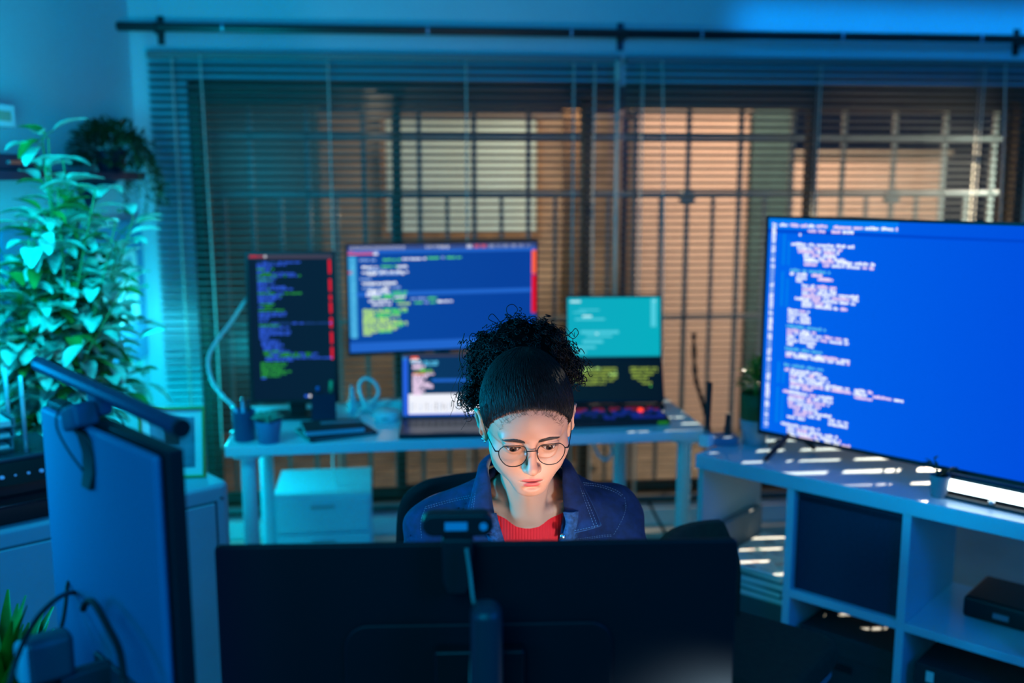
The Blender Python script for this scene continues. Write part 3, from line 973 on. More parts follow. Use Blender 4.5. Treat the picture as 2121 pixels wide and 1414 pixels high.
MB().tube([e_, e_ + Vector((0.02, -0.01, -0.028)), Vector((e_.x + 0.028, e_.y - 0.012, DZT + 0.001))], 0.006, 10).build('lower_stem', WCABLE, gl, smooth=True)
MB().lathe([(0, 0), (0.032, 0), (0.032, 0.006), (0.01, 0.012), (0, 0.012)], (e_.x + 0.028, e_.y - 0.012, DZT), 20).build('clamp_base', GREY, gl, smooth=True)
e_ = P(507, 624, 3.62)
MB().tube([e_, e_ + Vector((0.05, 0.02, 0.03))], [0.008, 0.02], 12).build('lamp_head', GREY, gl, smooth=True)

# white drawer unit under the desk
du = thing('drawer_unit', 'pale white drawer unit on the floor under the left side of the desk', 'drawer unit', tuple(P(572, 1200, 3.62).xy) + (0,), DA)
MB().bb(0, 0.37, 0, 0.36, 0.02, 0.41).build('carcass', DESKW, du, bevel=0.004)
for z0, z1 in ((0.03, 0.26), (0.27, 0.40)):
    d_ = MB().bb(0.012, 0.358, -0.016, 0, z0, z1).build('drawer', DESKW, du, bevel=0.003)
    MB().bb(0.14, 0.23, -0.026, -0.016, z1 - 0.035, z1 - 0.025).build('drawer_handle', STEEL, d_, bevel=0.002)
for x, y in ((0.03, 0.03), (0.34, 0.03), (0.03, 0.33), (0.34, 0.33)):
    MB().cyl((x, y, 0), (x, y, 0.02), 0.015, 10).build('foot', GREY, du)
# cables below the desk
for lab, pts, mt, r_ in (('white cable drooping in a loop under the right side of the white desk', [P(1228, 915, 3.6), P(1240, 942, 3.6), P(1256, 952, 3.6), P(1268, 935, 3.6), P(1262, 915, 3.6)], WCABLE, 0.006),
                         ('thin pale cable hanging from the white desk down to the drawer unit', [P(690, 935, 3.74), P(690, 960, 3.75), P(692, 985, 3.76), Vector((P(694, 1000, 3.78).x, 3.78, 0.4145))], WCABLE, 0.004),
                         ('dark cable sloping down behind the right front leg of the white desk', [P(1344, 1040, 3.9), P(1362, 1075, 3.88), P(1382, 1110, 3.85), P(1400, 1150, 3.8)], BCABLE, 0.006)):
    tag(MB().tube(smooth_path(pts, 8), r_, 8).build('hanging_cable', mt, smooth=True), lab, 'cable')
# dark twisted cable by the blind
tw = MB()
pts = smooth_path([P(1437, 690, 4.30), P(1440, 775, 4.30), P(1450, 815, 4.26), P(1460, 850, 4.2), P(1468, 890, 4.15), P(1476, 940, 4.1)], 10)
for ph in (0, math.pi):
    q = []
    for i, p in enumerate(pts):
        a = i * 0.7 + ph
        q.append(p + Vector((math.cos(a) * 0.006, math.sin(a) * 0.006, 0)))
    tw.tube(q, 0.006, 6)
tag(tw.build('twisted_cable', BCABLE, smooth=True), 'black twisted cable hanging before the right blind near the desk corner', 'cable')
# ------------------------------------------------------------------ white shelf unit and television at right
SA = math.radians(-42.0)
SX = Vector((math.cos(SA), math.sin(SA), 0))
SY = Vector((-math.sin(SA), math.cos(SA), 0))
SZ = 0.76
S0 = PZ(1440, 940, SZ)
SL = 1.70
SD = 0.42


def sh(t, b, z=SZ):
    return Vector((S0.x, S0.y, 0)) + SX * t + SY * b + Vector((0, 0, z))


cab = thing('cube_shelf_unit', 'white cube shelf unit with a long top at the right under the television', 'shelf unit', (S0.x, S0.y, 0), SA)
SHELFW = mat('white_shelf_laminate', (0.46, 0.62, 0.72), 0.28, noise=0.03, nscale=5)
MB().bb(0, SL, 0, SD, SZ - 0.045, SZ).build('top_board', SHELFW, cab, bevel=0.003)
t0 = 0.305
pit = 0.335
for i in range(5):
    x = t0 + pit * i
    if x < SL:
        MB().bb(x, x + 0.024, 0.008, 0.39, 0.0, SZ - 0.045).build('upright', SHELFW, cab, bevel=0.002)
for i in range(4):
    x = t0 + pit * i + 0.024
    MB().bb(x, x + pit - 0.024, 0.008, 0.39, 0.385, 0.409).build('shelf_board', SHELFW, cab, bevel=0.002)
    MB().bb(x, x + pit - 0.024, 0.008, 0.39, 0.0, 0.03).build('bottom_board', SHELFW, cab, bevel=0.002)
MB().bb(0.0, 0.02, 0.02, 0.40, 0.0, SZ - 0.045).build('end_panel', mat('pale_end_panel', (0.55, 0.58, 0.56), 0.6), cab, bevel=0.002)
# inserts and boxes in the cubes
x = t0 + 0.024
bi = thing('fabric_bin', 'dark navy fabric bin filling the upper left cube of the white shelf', 'storage bin', tuple(sh(x + 0.004, 0.03, 0.4095)), SA)
w_ = pit - 0.024 - 0.008
m = MB()
for a in ((0, w_, 0, 0.006), (0, w_, 0.33, 0.336), (0, 0.006, 0.006, 0.33), (w_ - 0.006, w_, 0.006, 0.33)):
    m.bb(a[0], a[1], a[2], a[3], 0, 0.292)
m.bb(0.006, w_ - 0.006, 0.006, 0.33, 0, 0.006)
m.build('bin_body', NAVYM, bi)
MB().bb(0.006, w_ - 0.006, 0.0, 0.001, 0.27, 0.286).build('bin_hem', NAVYM, bi)
bx = thing('storage_box', 'black storage box in the lower left cube of the white shelf', 'storage box', tuple(sh(x + 0.02, 0.05, 0.0305)), SA)
MB().bb(0, w_ - 0.03, 0, 0.3, 0, 0.24).build('box_body', CHARC, bx, bevel=0.004)
MB().bb(-0.003, w_ - 0.027, -0.003, 0.303, 0.20, 0.265).build('lid', CHARC, bx, bevel=0.004)
MB().bb(0.10, 0.16, -0.004, 0, 0.16, 0.18).build('box_handle', BLACKG, bx)
x = t0 + pit + 0.024
bx = thing('storage_box', 'black lidded box with a small label in the second lower cube of the shelf', 'storage box', tuple(sh(x + 0.03, 0.03, 0.0305)), SA)
MB().bb(0, w_ - 0.04, 0, 0.3, 0, 0.24).build('box_body', CHARC, bx, bevel=0.004)
MB().bb(-0.003, w_ - 0.037, -0.003, 0.303, 0.21, 0.27).build('lid', CHARC, bx, bevel=0.004)
MB().bb(0.03, 0.05, -0.0045, -0.003, 0.225, 0.255).build('label_plate', PAPER, bx)
bx = thing('black_case', 'flat black case lying at the back of the open upper shelf cube', 'case', tuple(sh(x + 0.10, 0.16, 0.4095)), SA)
MB().bb(0, 0.20, 0, 0.20, 0, 0.06).build('case_body', BLACKP, bx, bevel=0.01)
MB().bb(0.08, 0.12, -0.006, 0, 0.02, 0.035).build('latch', STEEL, bx)

# television
TA = math.radians(-45.0)
tvb = P(1575, 893, 3.02)
tv = thing('television', 'large flat television on the shelf showing white code on bright blue', 'television', (tvb.x, tvb.y, SZ), TA)
TVW, TVH = 1.11, 0.655
tz = tvb.z - SZ + 0.006
flat_panel(tv, TVW, TVH, screen_gradient('tv_screen', (0.0, 0.135, 0.86), (0.0, 0.05, 0.66)), 0.035, 0.008, 0.012, x0=0.0, z0=tz)
for xx in (0.10, TVW - 0.16):
    f = MB()
    f.tube([(xx, 0.02, tz + 0.01), (xx - 0.02, -0.10, 0.008)], 0.008, 8)
    f.tube([(xx, 0.02, tz + 0.01), (xx + 0.02, 0.12, 0.008)], 0.008, 8)
    f.build('foot', BLACKP, tv)
# the code, from the rows read off the photograph: y, then spans
TVR = [(110, [(145, 195), (205, 300), (305, 410)]), (112, [(450, 825)]), (137, [(305, 420), (440, 565)]), (158, [(255, 270)]), (212, [(212, 575)]), (232, [(245, 510)]), (250, [(250, 480)]), (268, [(280, 460)]),
       (285, [(285, 345), (370, 520)]), (298, [(285, 365), (385, 695)]), (318, [(285, 360), (395, 520), (530, 690)]), (355, [(205, 440, 'c')]), (375, [(205, 230), (245, 300), (330, 400)]), (395, [(240, 300), (365, 455)]), (412, [(240, 280)]),
       (436, [(275, 470)]), (455, [(275, 470)]), (474, [(275, 600)]), (492, [(275, 600)]), (511, [(235, 590)]), (529, [(275, 450)]), (546, [(275, 485), (500, 545)]),
       (578, [(195, 250), (260, 325)]), (598, [(195, 250), (260, 310)]), (618, [(195, 250), (265, 325)]), (638, [(195, 250), (265, 330)]), (668, [(185, 410, 'c')]), (690, [(190, 370)]), (708, [(190, 250), (260, 550)]),
       (728, [(190, 240), (265, 550)]), (748, [(190, 360)]), (768, [(190, 230), (310, 350)]), (795, [(180, 405, 'c')]), (820, [(185, 400), (405, 555)]), (836, [(185, 555)]), (888, [(175, 410, 'c')]), (915, [(180, 205), (215, 400)]),
       (934, [(210, 440)]), (953, [(210, 440)]), (972, [(210, 560), (590, 700)]), (991, [(210, 445), (455, 660), (700, 880)]), (1010, [(210, 345), (590, 700)]), (1040, [(170, 200), (205, 460)]), (1060, [(205, 460)]), (1080, [(200, 440)]), (1100, [(200, 400)]),
       (1120, [(205, 380)]), (1140, [(235, 460)]), (1160, [(235, 390), (440, 550)]), (1182, [(195, 300), (440, 550)]), (1228, [(160, 190), (195, 390)]), (1250, [(195, 400), (420, 500)]), (1269, [(195, 520)]), (1286, [(195, 390), (420, 580)])]
rows = []


def tvx(cx):
    px = 1550 + cx / 2.828
    k = (px - 1060.5) / 2012.0
    return max(0.0, (k * tvb.y - tvb.x) / (math.cos(TA) - math.sin(TA) * k))


for cy, spans in TVR:
    f = (cy - 85) / (1300 - 85)
    skew = 30 * (1 - f)
    for s in spans:
        rows.append((tvx(s[0] + 45 * f - 5) - 0.0, tvx(s[1] + 45 * f - 5), tz + TVH * (1 - f), s[2] if len(s) > 2 else 'wwp'))
for i in range(66):
    rows.append((0.013, 0.029, tz + TVH * (1 - 0.02 - i * 0.0146), 'sw'))
code_text('code_text', tv, rows, 0.0068, 0.0098, seed=21)
TVU = [glow('tv_light_strip', (0.0, 0.20, 0.90), 1.0), glow('tv_line', (0.0, 0.06, 0.62), 1.0), glow('tv_guide', (0.0, 0.22, 0.85), 1.0)]
b_ = [(0, 0.40, tz + TVH - 0.030, tz + TVH, 0), (0, TVW, tz + TVH - 0.042, tz + TVH - 0.034, 1)]
for z0, z1 in ((.79, .93), (.60, .76), (.24, .34), (.05, .22)):
    b_.append((0.050, 0.058, tz + TVH * z0, tz + TVH * z1, 2))
    b_.append((0.068, 0.074, tz + TVH * z0, tz + TVH * (z1 - 0.03), 2))
bars('interface_bars', tv, b_, TVU)

# light bar in front of the television, with its own lamp
lb = PZ(2056, 1049, SZ)
bar = thing('led_light_bar', 'glowing white light bar lying on the shelf below the television', 'light bar', (lb.x, lb.y, SZ), TA)
MB().bb(-0.15, 0.15, -0.02, 0.02, 0, 0.010).build('bar_base', BLACKP, bar, bevel=0.003)
MB().bb(-0.14, 0.14, 0.0, 0.02, 0.010, 0.062).build('housing', BLACKP, bar, bevel=0.006)
MB().prism([(-0.123, 0.02), (0.128, 0.02), (0.128, 0.050), (-0.128, 0.050)], 1, -0.003, 0.0).build('light_strip', glow('light_strip_white', (0.75, 0.95, 1.0), 6.0), bar)
MB().lathe([(0, 0), (0.010, 0), (0.008, 0.008), (0, 0.009)], (0.0, -0.010, 0.010), 16).build('touch_button', STEEL, bar, smooth=True)
for xx in (-0.145, 0.14):
    MB().bb(xx, xx + 0.012, -0.008, 0.022, 0.0, 0.066).build('bar_end', BLACKG, bar, bevel=0.003)

# small pot with dark twigs in front of the light bar
sp_ = PZ(1944, 1028, SZ)
tw_ = thing('twig_pot', 'small grey pot with dark twigs beside the glowing light bar', 'potted plant', (sp_.x, sp_.y, SZ))
pot(tw_, 0.026, 0.060, mat('grey_pot', (0.16, 0.2, 0.24), 0.5))
m = MB()
rr = random.Random(31)
for k in range(9):
    a = rr.uniform(0, 6.28)
    e = rr.uniform(0.3, 1.2)
    d_ = Vector((math.cos(a) * math.cos(e), math.sin(a) * math.cos(e), math.sin(e)))
    b0 = Vector((0, 0, 0.055))
    L_ = rr.uniform(0.03, 0.06)
    m.tube([b0, b0 + d_ * L_ * 0.6 + Vector((0, 0, 0.006)), b0 + d_ * L_], 0.0016, 5)
    for q in range(2):
        leaf(m, b0 + d_ * L_ * (0.6 + 0.35 * q), d_ + Vector((rr.uniform(-.6, .6), rr.uniform(-.6, .6), rr.uniform(-.2, .4))), 0.022, 0.011)
m.build('twigs', LEAFD, tw_, smooth=True, fix=False)

# router with two aerials
rt = PZ(1508, 925, SZ)
ro = thing('wireless_router', 'blue grey router with two black aerials at the left end of the shelf', 'router', (rt.x - 0.022, rt.y + 0.045, SZ), SA + 0.75)
MB().prism(rrect(0.12, 0.075, 0.02, 5), 2, 0.0, 0.026).build('router_body', mat('router_blue_grey', (0.12, 0.22, 0.34), 0.4), ro, bevel=0.005)
for xx, h in ((-0.032, 0.165), (0.033, 0.06)):
    a_ = MB()
    a_.tube([(xx, 0.02, 0.022), (xx, 0.025, 0.05)], 0.011, 10)
    a_.tube([(xx, 0.025, 0.045), (xx + (0.004 if xx < 0 else 0.003), 0.028, 0.03 + h)], 0.0098 if xx < 0 else 0.008, 10)
    a_.build('aerial', BLACKP, ro, smooth=False)
# leafy plant in a green cup in a white pot
pl = PZ(1556, 925, SZ)
pp = thing('potted_plant', 'bushy green plant in a two tone pot at the left foot of the television', 'potted plant', (pl.x + 0.018, pl.y + 0.04, SZ))
pot(pp, 0.048, 0.082, mat('grey_white_pot', (0.30, 0.38, 0.44), 0.45), False)
MB().lathe([(0.036, 0.06), (0.047, 0.085), (0.049, 0.165), (0.045, 0.168), (0.042, 0.15), (0, 0.15)], (0, 0, 0), 24).build('inner_cup', mat('dark_green_cup', (0.03, 0.09, 0.02), 0.5), pp, smooth=True)
m = MB()
rr = random.Random(41)
for k in range(120):
    a = rr.uniform(0, 6.28)
    e = rr.uniform(-0.1, 1.5)
    d_ = Vector((math.cos(a) * math.cos(e), math.sin(a) * math.cos(e), math.sin(e)))
    b0 = Vector((0, 0, 0.185)) + Vector((d_.x * 0.052, d_.y * 0.052, d_.z * 0.085)) * rr.uniform(0.3, 0.95)
    leaf(m, b0, d_ + Vector((0, 0, 0.25)), rr.uniform(0.022, 0.036), 0.013, 0.3)
m.tube([(0, 0, 0.15), (0, 0, 0.20)], 0.008, 6)
m.build('foliage', LEAF, pp, smooth=True, fix=False)
# small white adapter at the corner and a pale cup behind the router
ad = PZ(1455, 932, SZ)
a_ = thing('plug_adapter', 'small white plug adapter at the left corner of the shelf', 'adapter', (ad.x + 0.02, ad.y + 0.045, SZ), SA)
MB().bb(-0.02, 0.02, -0.018, 0.018, 0, 0.04).build('adapter_body', WHITE, a_, bevel=0.006)
MB().bb(-0.008, 0.008, -0.006, 0.006, 0.04, 0.05).build('adapter_plug', GREY, a_)
# thin eyeglass-like wire stand by the tv foot
wf = MB()
wf.tube(smooth_path([PZ(1592, 925, SZ + 0.008), PZ(1612, 912, SZ + 0.035), PZ(1622, 915, SZ + 0.03), PZ(1616, 928, SZ + 0.007)], 8), 0.004, 8)
tag(wf.build('black_wire', BCABLE, smooth=True), 'short black wire curling beside the left foot of the television', 'wire')

# paper pile on a crate behind the shelf end
PCZ = 0.40
pc_ = sh(0.178, 0.20, 0)
cr_ = thing('cardboard_crate', 'dark crate on the floor between the desk leg and the shelf', 'crate', tuple(pc_), SA)
m = MB()
for a in ((-0.115, 0.115, -0.15, -0.14), (-0.115, 0.115, 0.14, 0.15), (-0.115, -0.105, -0.14, 0.14), (0.105, 0.115, -0.14, 0.14)):
    m.bb(a[0], a[1], a[2], a[3], 0, PCZ - 0.07)
m.bb(-0.105, 0.105, -0.14, 0.14, PCZ - 0.09, PCZ - 0.07)
m.build('crate_body', mat('crate_grey', (0.08, 0.09, 0.09), 0.8), cr_)
z = PCZ - 0.07
labs = [('bottom cream book of the pile on the crate', 0.02, (0.5, 0.46, 0.36)), ('dark teal magazine low in the pile on the crate', 0.022, (0.06, 0.10, 0.10)), ('grey book in the middle of the pile on the crate', 0.024, (0.3, 0.3, 0.28)),
        ('thick dark folder just under the loose white sheets', 0.026, (0.05, 0.08, 0.09))]
for i, (lb_, th, cc) in enumerate(labs):
    b = thing('stacked_book', lb_, 'book', tuple(pc_.xy + Vector(((0.0, 0.003, -0.003, 0.002)[i], 0))) + (z,), SA + (0.03, -0.04, 0.05, -0.03)[i], 'books and papers stacked on the crate')
    MB().bb(-0.105, 0.105, -0.15, 0.15, 0, 0.003).build('back_cover', mat('book_%d' % i, cc, 0.7), b)
    MB().bb(-0.102, 0.102, -0.147, 0.145, 0.003, th - 0.003).build('pages', PAPER, b)
    MB().bb(-0.105, 0.105, -0.15, 0.15, th - 0.003, th).build('front_cover', mat('book_%d' % i, cc, 0.7), b)
    z += th + 0.0004
pg = thing('printed_sheets', 'white printed sheets with faint coloured charts on top of the crate pile', 'paper', tuple(pc_.xy) + (z,), SA + 0.03)
MB().bb(-0.11, 0.11, -0.17, 0.15, 0, 0.006).build('sheets', PAPER, pg)
m = MB()
rr = random.Random(51)
PRM = [mat('print_teal', (0.2, 0.5, 0.5), 0.8), mat('print_blue', (0.25, 0.35, 0.6), 0.8), mat('print_red', (0.6, 0.3, 0.25), 0.8)]
for k in range(40):
    x, y = rr.uniform(-0.10, 0.07), rr.uniform(-0.16, 0.13)
    m.cur = rr.choice((0, 0, 1, 2))
    m.bb(x, x + rr.uniform(0.01, 0.035), y, y + rr.uniform(0.003, 0.01), 0.006, 0.0064)
m.build('chart_print', PRM, pg)
fo = thing('document_folder', 'grey folder standing by the white panel behind the paper pile', 'folder', tuple(sh(0.04, 0.22, 0)), SA)
MB().bb(-0.016, 0.014, -0.13, 0.13, 0, 0.52).build('folder_body', mat('folder_grey', (0.22, 0.24, 0.25), 0.7), fo, bevel=0.003)
MB().bb(-0.010, 0.008, -0.1315, -0.13, 0.36, 0.48).build('spine_label', mat('label_pink', (0.55, 0.35, 0.3), 0.8), fo)

# dark green chair between the shelf and the front desk
GRN = mat('dark_green_fabric', (0.010, 0.028, 0.014), 0.9, noise=0.2, nscale=60, bump=0.3, bscale=500)
gc_ = P(1600, 1290, 2.22)
gch = thing('green_side_chair', 'dark green side chair half hidden behind the front monitor', 'chair', (gc_.x - 0.06, gc_.y + 0.02, 0), math.radians(-38))
MB().prism(rrect(0.36, 0.36, 0.06, 6), 2, 0.43, 0.50).build('seat', GRN, gch, bevel=0.02)
MB().prism(rrect(0.34, 0.34, 0.05, 6), 2, 0.41, 0.43).build('seat_frame', GREY, gch, bevel=0.004)
m = MB()
rows = []
for i in range(9):
    t = i / 8
    z_ = 0.47 + 0.27 * t
    ro_ = []
    for k in range(9):
        a = math.radians(-60 + 120 * k / 8)
        R_ = 0.17 + 0.02 * t
        w_ = 1 - 0.25 * max(0, t - 0.6) / 0.4
        ro_.append((-R_ * math.cos(a * w_) + 0.0, R_ * math.sin(a * w_), z_))
    rows.append(ro_)
m.grid(rows).build('backrest', GRN, gch, smooth=True, solid=0.035, fix=False)
for x, y in ((-0.14, -0.14), (0.14, -0.14), (-0.14, 0.14), (0.14, 0.14)):
    MB().tube([(x * 0.85, y * 0.85, 0.42), (x * 1.15, y * 1.15, 0.0)], [0.014, 0.010], 10).build('leg', STEEL, gch, smooth=True)
# ------------------------------------------------------------------ left side: cabinet, printer, frame, plants
CA = math.atan2(-0.656, -0.755)              # local x runs from the right end towards the left frame edge; local y = away from camera
CZ = 0.75
C0 = PZ(478, 998, CZ)
CX = Vector((0.755, 0.656, 0))               # along the front, towards the right end
CY = Vector((-0.656, 0.755, 0))              # back
CAz = math.atan2(0.656, 0.755)
CL = 0.86
CD = 0.43


def cabp(a, b, z):
    """a metres left of the right front corner along the front, b metres back"""
    return Vector((C0.x, C0.y, 0)) - CX * a + CY * b + Vector((0, 0, z))


cb = thing('metal_cabinet', 'pale rounded metal cabinet at the left under the printer and picture frame', 'cabinet', tuple(cabp(CL, 0, 0)), CAz)
m = MB()
m.prism([(p[0] + CL / 2, p[1] + CD / 2) for p in rrect(CL, CD, 0.03, 5)], 2, 0.03, CZ)
m.build('body', CABM, cb, bevel=0.014, seg=3)
MB().bb(0.03, CL - 0.03, 0.03, CD - 0.03, 0, 0.03).build('plinth', GROOVE, cb)
for x0, x1 in ((0.03, CL - 0.185), (CL - 0.165, CL - 0.045)):
    d_ = MB()
    d_.bb(x0, x1, -0.003, 0.003, 0.07, CZ - 0.045)
    dg = d_.build('door_gap', GROOVE, cb)
    MB().bb(x0 + 0.006, x1 - 0.006, -0.006, 0.002, 0.076, CZ - 0.051).build('door', CABM, cb, bevel=0.003)
MB().cyl((CL - 0.03, -0.004, CZ - 0.04), (CL - 0.03, 0.002, CZ - 0.04), 0.005, 12).build('lock', STEEL, cb)

# picture frame on the cabinet
fr = PZ(418, 992, CZ)
pf = thing('picture_frame', 'standing picture frame with thin gold edge on the left cabinet', 'picture frame', (fr.x - 0.085, fr.y + 0.008, CZ), math.radians(6))
tilt = bpy.data.objects.new('frame_body', None)
COL.objects.link(tilt)
tilt.parent = pf
tilt.rotation_euler = (math.radians(-9), 0, 0)
FW, FH = 0.185, 0.205
GOLD = mat('gold_frame', (0.40, 0.38, 0.10), 0.35, metal=0.6)
m = MB()
for a in ((-FW / 2, FW / 2, 0, 0.008), (-FW / 2, FW / 2, FH - 0.008, FH), (-FW / 2, -FW / 2 + 0.008, 0.008, FH - 0.008), (FW / 2 - 0.008, FW / 2, 0.008, FH - 0.008)):
    m.bb(a[0], a[1], -0.008, 0.010, a[2], a[3])
m.build('frame_edge', GOLD, tilt, bevel=0.001)
MB().bb(-FW / 2 + 0.008, FW / 2 - 0.008, 0.0, 0.006, 0.008, FH - 0.008).build('mat_board', PAPER, tilt)
MB().bb(-FW / 2 + 0.03, FW / 2 - 0.03, -0.001, 0.0, 0.03, FH - 0.03).build('picture', mat('picture_grey', (0.14, 0.20, 0.26), 0.6, noise=0.5, nscale=14), tilt)
MB().bb(-0.02, 0.02, 0.014, 0.02, 0.003, 0.15).build('easel_back', CHARC, pf)

# printer
pr = thing('printer', 'black printer with small lit panel at the left frame edge on the cabinet', 'printer', tuple(cabp(0.81, 0.025, CZ)), CAz)
PRW, PRD = 0.40, 0.30
m = MB()
m.bb(0, PRW, 0.0, PRD, 0.0, 0.05)
m.bb(0, PRW, 0.06, PRD, 0.05, 0.14)
m.build('body', BLACKP, pr, bevel=0.008)
MB().bb(0.03, PRW - 0.03, -0.02, 0.05, 0.052, 0.058).build('paper_tray', BLACKG, pr, bevel=0.002)
MB().prism([(0.02, 0.095), (0.06, 0.142), (0.066, 0.142), (0.066, 0.095)], 0, 0.01, PRW - 0.01).build('control_panel', BLACKG, pr)
m = MB()
rr = random.Random(61)
for k in range(11):
    x = 0.05 + k * 0.031
    m.cyl((x, 0.036 - 0.001, 0.114), (x, 0.035 - 0.001, 0.1155), rr.choice((0.004, 0.006, 0.003)), 10)
m.build('buttons', mat('panel_light', (0.1, 0.2, 0.4), 0.4, emit=(0.05, 0.2, 0.6), estr=0.35), pr)
MB().bb(0.005, PRW - 0.005, 0.062, PRD - 0.005, 0.1415, 0.155).build('scanner_lid', mat('dark_smoke', (0.03, 0.05, 0.07), 0.18), pr, bevel=0.004)
# clear riser on the printer with stacked paper in it
ACR = clear('clear_acrylic', (0.80, 0.95, 0.97), 0.16, 0.05)
rz = CZ + 0.156
ri = thing('acrylic_riser', 'clear acrylic riser stand on top of the printer', 'stand', tuple(cabp(0.81, 0.10, rz)), CAz)
for zz in (0.006, 0.145):
    MB().bb(0.0, 0.33, 0, 0.17, zz, zz + 0.005).build('shelf', ACR, ri)
for x, y in ((0.02, 0.012), (0.31, 0.012), (0.02, 0.158), (0.31, 0.158)):
    MB().cyl((x, y, 0), (x, y, 0.20), 0.0055, 12).build('post', mat('acrylic_rod', (0.45, 0.62, 0.66), 0.15, spec=0.8), ri, smooth=True)
for i in range(3):
    z = rz + 0.0115 + i * 0.028
    tr = thing('paper_tray', ('lowest pale letter tray in the clear riser', 'middle pale letter tray in the clear riser', 'top pale letter tray in the clear riser')[i], 'tray', tuple(cabp(0.775 - 0.004 * i, 0.125, z)), CAz, 'letter trays in the clear riser')
    MB().bb(0, 0.25, 0, 0.125, 0, 0.004).bb(0, 0.004, 0, 0.125, 0.004, 0.024).bb(0.246, 0.25, 0, 0.125, 0.004, 0.024).build('tray_body', GREY, tr)
    MB().bb(0.008, 0.24, 0.004, 0.12, 0.004, 0.010 + 0.003 * i).build('paper_sheets', PAPER, tr)

# wall shelf, notice, blue board, wall box
shf = thing('wall_shelf', 'dark blue shelf on the left wall among the plants', 'shelf', lw(0.34, 0, 1.595), LA)
NAVYS = mat('navy_shelf', (0.012, 0.02, 0.05), 0.5)
MB().bb(0, 1.35, 0.002, 0.20, 0, 0.03).build('board', NAVYS, shf, bevel=0.003)
for xx in (0.12, 1.1):
    MB().prism([(0.002, 0), (0.16, 0), (0.002, -0.13)], 0, xx, xx + 0.02).build('bracket', NAVYS, shf)
box_ = on_left_wall('storage_case', 'dark navy case lying on the wall shelf behind the leaves', 'case', 0.95, 1.6255, 0.02)
MB().bb(0, 0.30, 0.01, 0.14, 0, 0.05).build('case_body', NAVYS, box_, bevel=0.005)
MB().bb(0.12, 0.18, 0.14, 0.146, 0.02, 0.03).build('clasp', STEEL, box_)
bd = on_left_wall('pin_board', 'flat blue pin board on the left wall behind the plants', 'pin board', 0.03, 0.85)
MB().bb(0.0, 0.95, 0.002, 0.02, 0, 0.58).build('board', mat('board_blue', (0.10, 0.30, 0.48), 0.8, noise=0.05, nscale=20), bd, bevel=0.003)
nt_ = on_left_wall('wall_notice', 'white notice sheet with rows of round prints pinned on the blue board', 'poster', 0.10, 1.015, 0.021)
MB().bb(0.0, 0.33, 0.0, 0.002, 0, 0.295).build('sheet', PAPER, nt_)
m = MB()
INK = mat('notice_ink', (0.22, 0.48, 0.58), 0.8)
for r_ in range(4):
    for c_ in range(3):
        m.lathe([(0, 0), (0.020, 0), (0.020, 0.0004), (0, 0.0004)], (0, 0, 0), 14)
        n0 = len(m.v) - 14 * 4
        for i in range(n0, len(m.v)):
            x, y, z = m.v[i]
            m.v[i] = (0.065 + c_ * 0.085 + x * 1.3, 0.0022 + z, 0.045 + r_ * 0.07 + y * 0.75)
m.build('dot_print', INK, nt_)['kind'] = 'stuff'
for x, z in ((0.01, 0.285), (0.32, 0.285)):
    MB().cyl((x, 0.002, z), (x, 0.008, z), 0.006, 10).build('pin', STEEL, nt_)
ub = on_left_wall('wall_unit', 'pale cyan lit box unit high on the left wall at the frame edge', 'wall unit', 0.98, 1.76, 0.0)
MB().bb(0, 0.45, 0.002, 0.10, 0, 0.072).build('unit_body', WHITE, ub, bevel=0.006)
MB().bb(-0.001, 0.0, 0.015, 0.09, 0.01, 0.062).build('end_plate', GREY, ub)
MB().bb(0.03, 0.10, 0.10, 0.103, 0.02, 0.05).build('display', mat('unit_display', (0.5, 0.42, 0.3), 0.3), ub)


def branchy(t, base, tips, mt_leaf, nleaf, L, W, seed, droop=0.3, stem_r=0.004, spread=0.09, up=0.2, name='foliage', second=None):
    rr = random.Random(seed)
    st_, lf = MB(), MB()
    for (cx, cy, cz, k) in tips:
        tip = Vector((cx, cy, cz))
        b = Vector(base)
        mid = b.lerp(tip, 0.5) + Vector((rr.uniform(-.03, .05), rr.uniform(-.05, .05), 0.05))
        pth = smooth_path([b, b.lerp(mid, 0.5) + Vector((0, 0, 0.02)), mid, tip], 6)
        st_.tube(pth, [stem_r * (1 - 0.6 * i / (len(pth) - 1)) for i in range(len(pth))], 6)
        for q in range(k):
            f = 1.0 if q < 2 else rr.uniform(0.25, 1.0)
            p = pth[min(len(pth) - 1, int(f * (len(pth) - 1)))]
            a = rr.uniform(0, 2 * math.pi)
            d_ = Vector((math.cos(a), math.sin(a), rr.uniform(-0.5, 0.7) + up))
            ll = L * rr.uniform(0.6, 1.15)
            off = d_.normalized() * rr.uniform(0.0, spread)
            if off.length > 0.02:
                st_.tube([p, p + off * 0.5 + Vector((0, 0, 0.006)), p + off], 0.0014, 5)
            lf.cur = 1 if second and rr.random() < 0.28 else 0
            leaf(lf, p + off, d_, ll, W * rr.uniform(0.7, 1.2), droop)
    st_.build('stems', STEMM, t, smooth=True, fix=False)
    lf.build(name, [mt_leaf, second] if second else mt_leaf, t, smooth=True, fix=False)


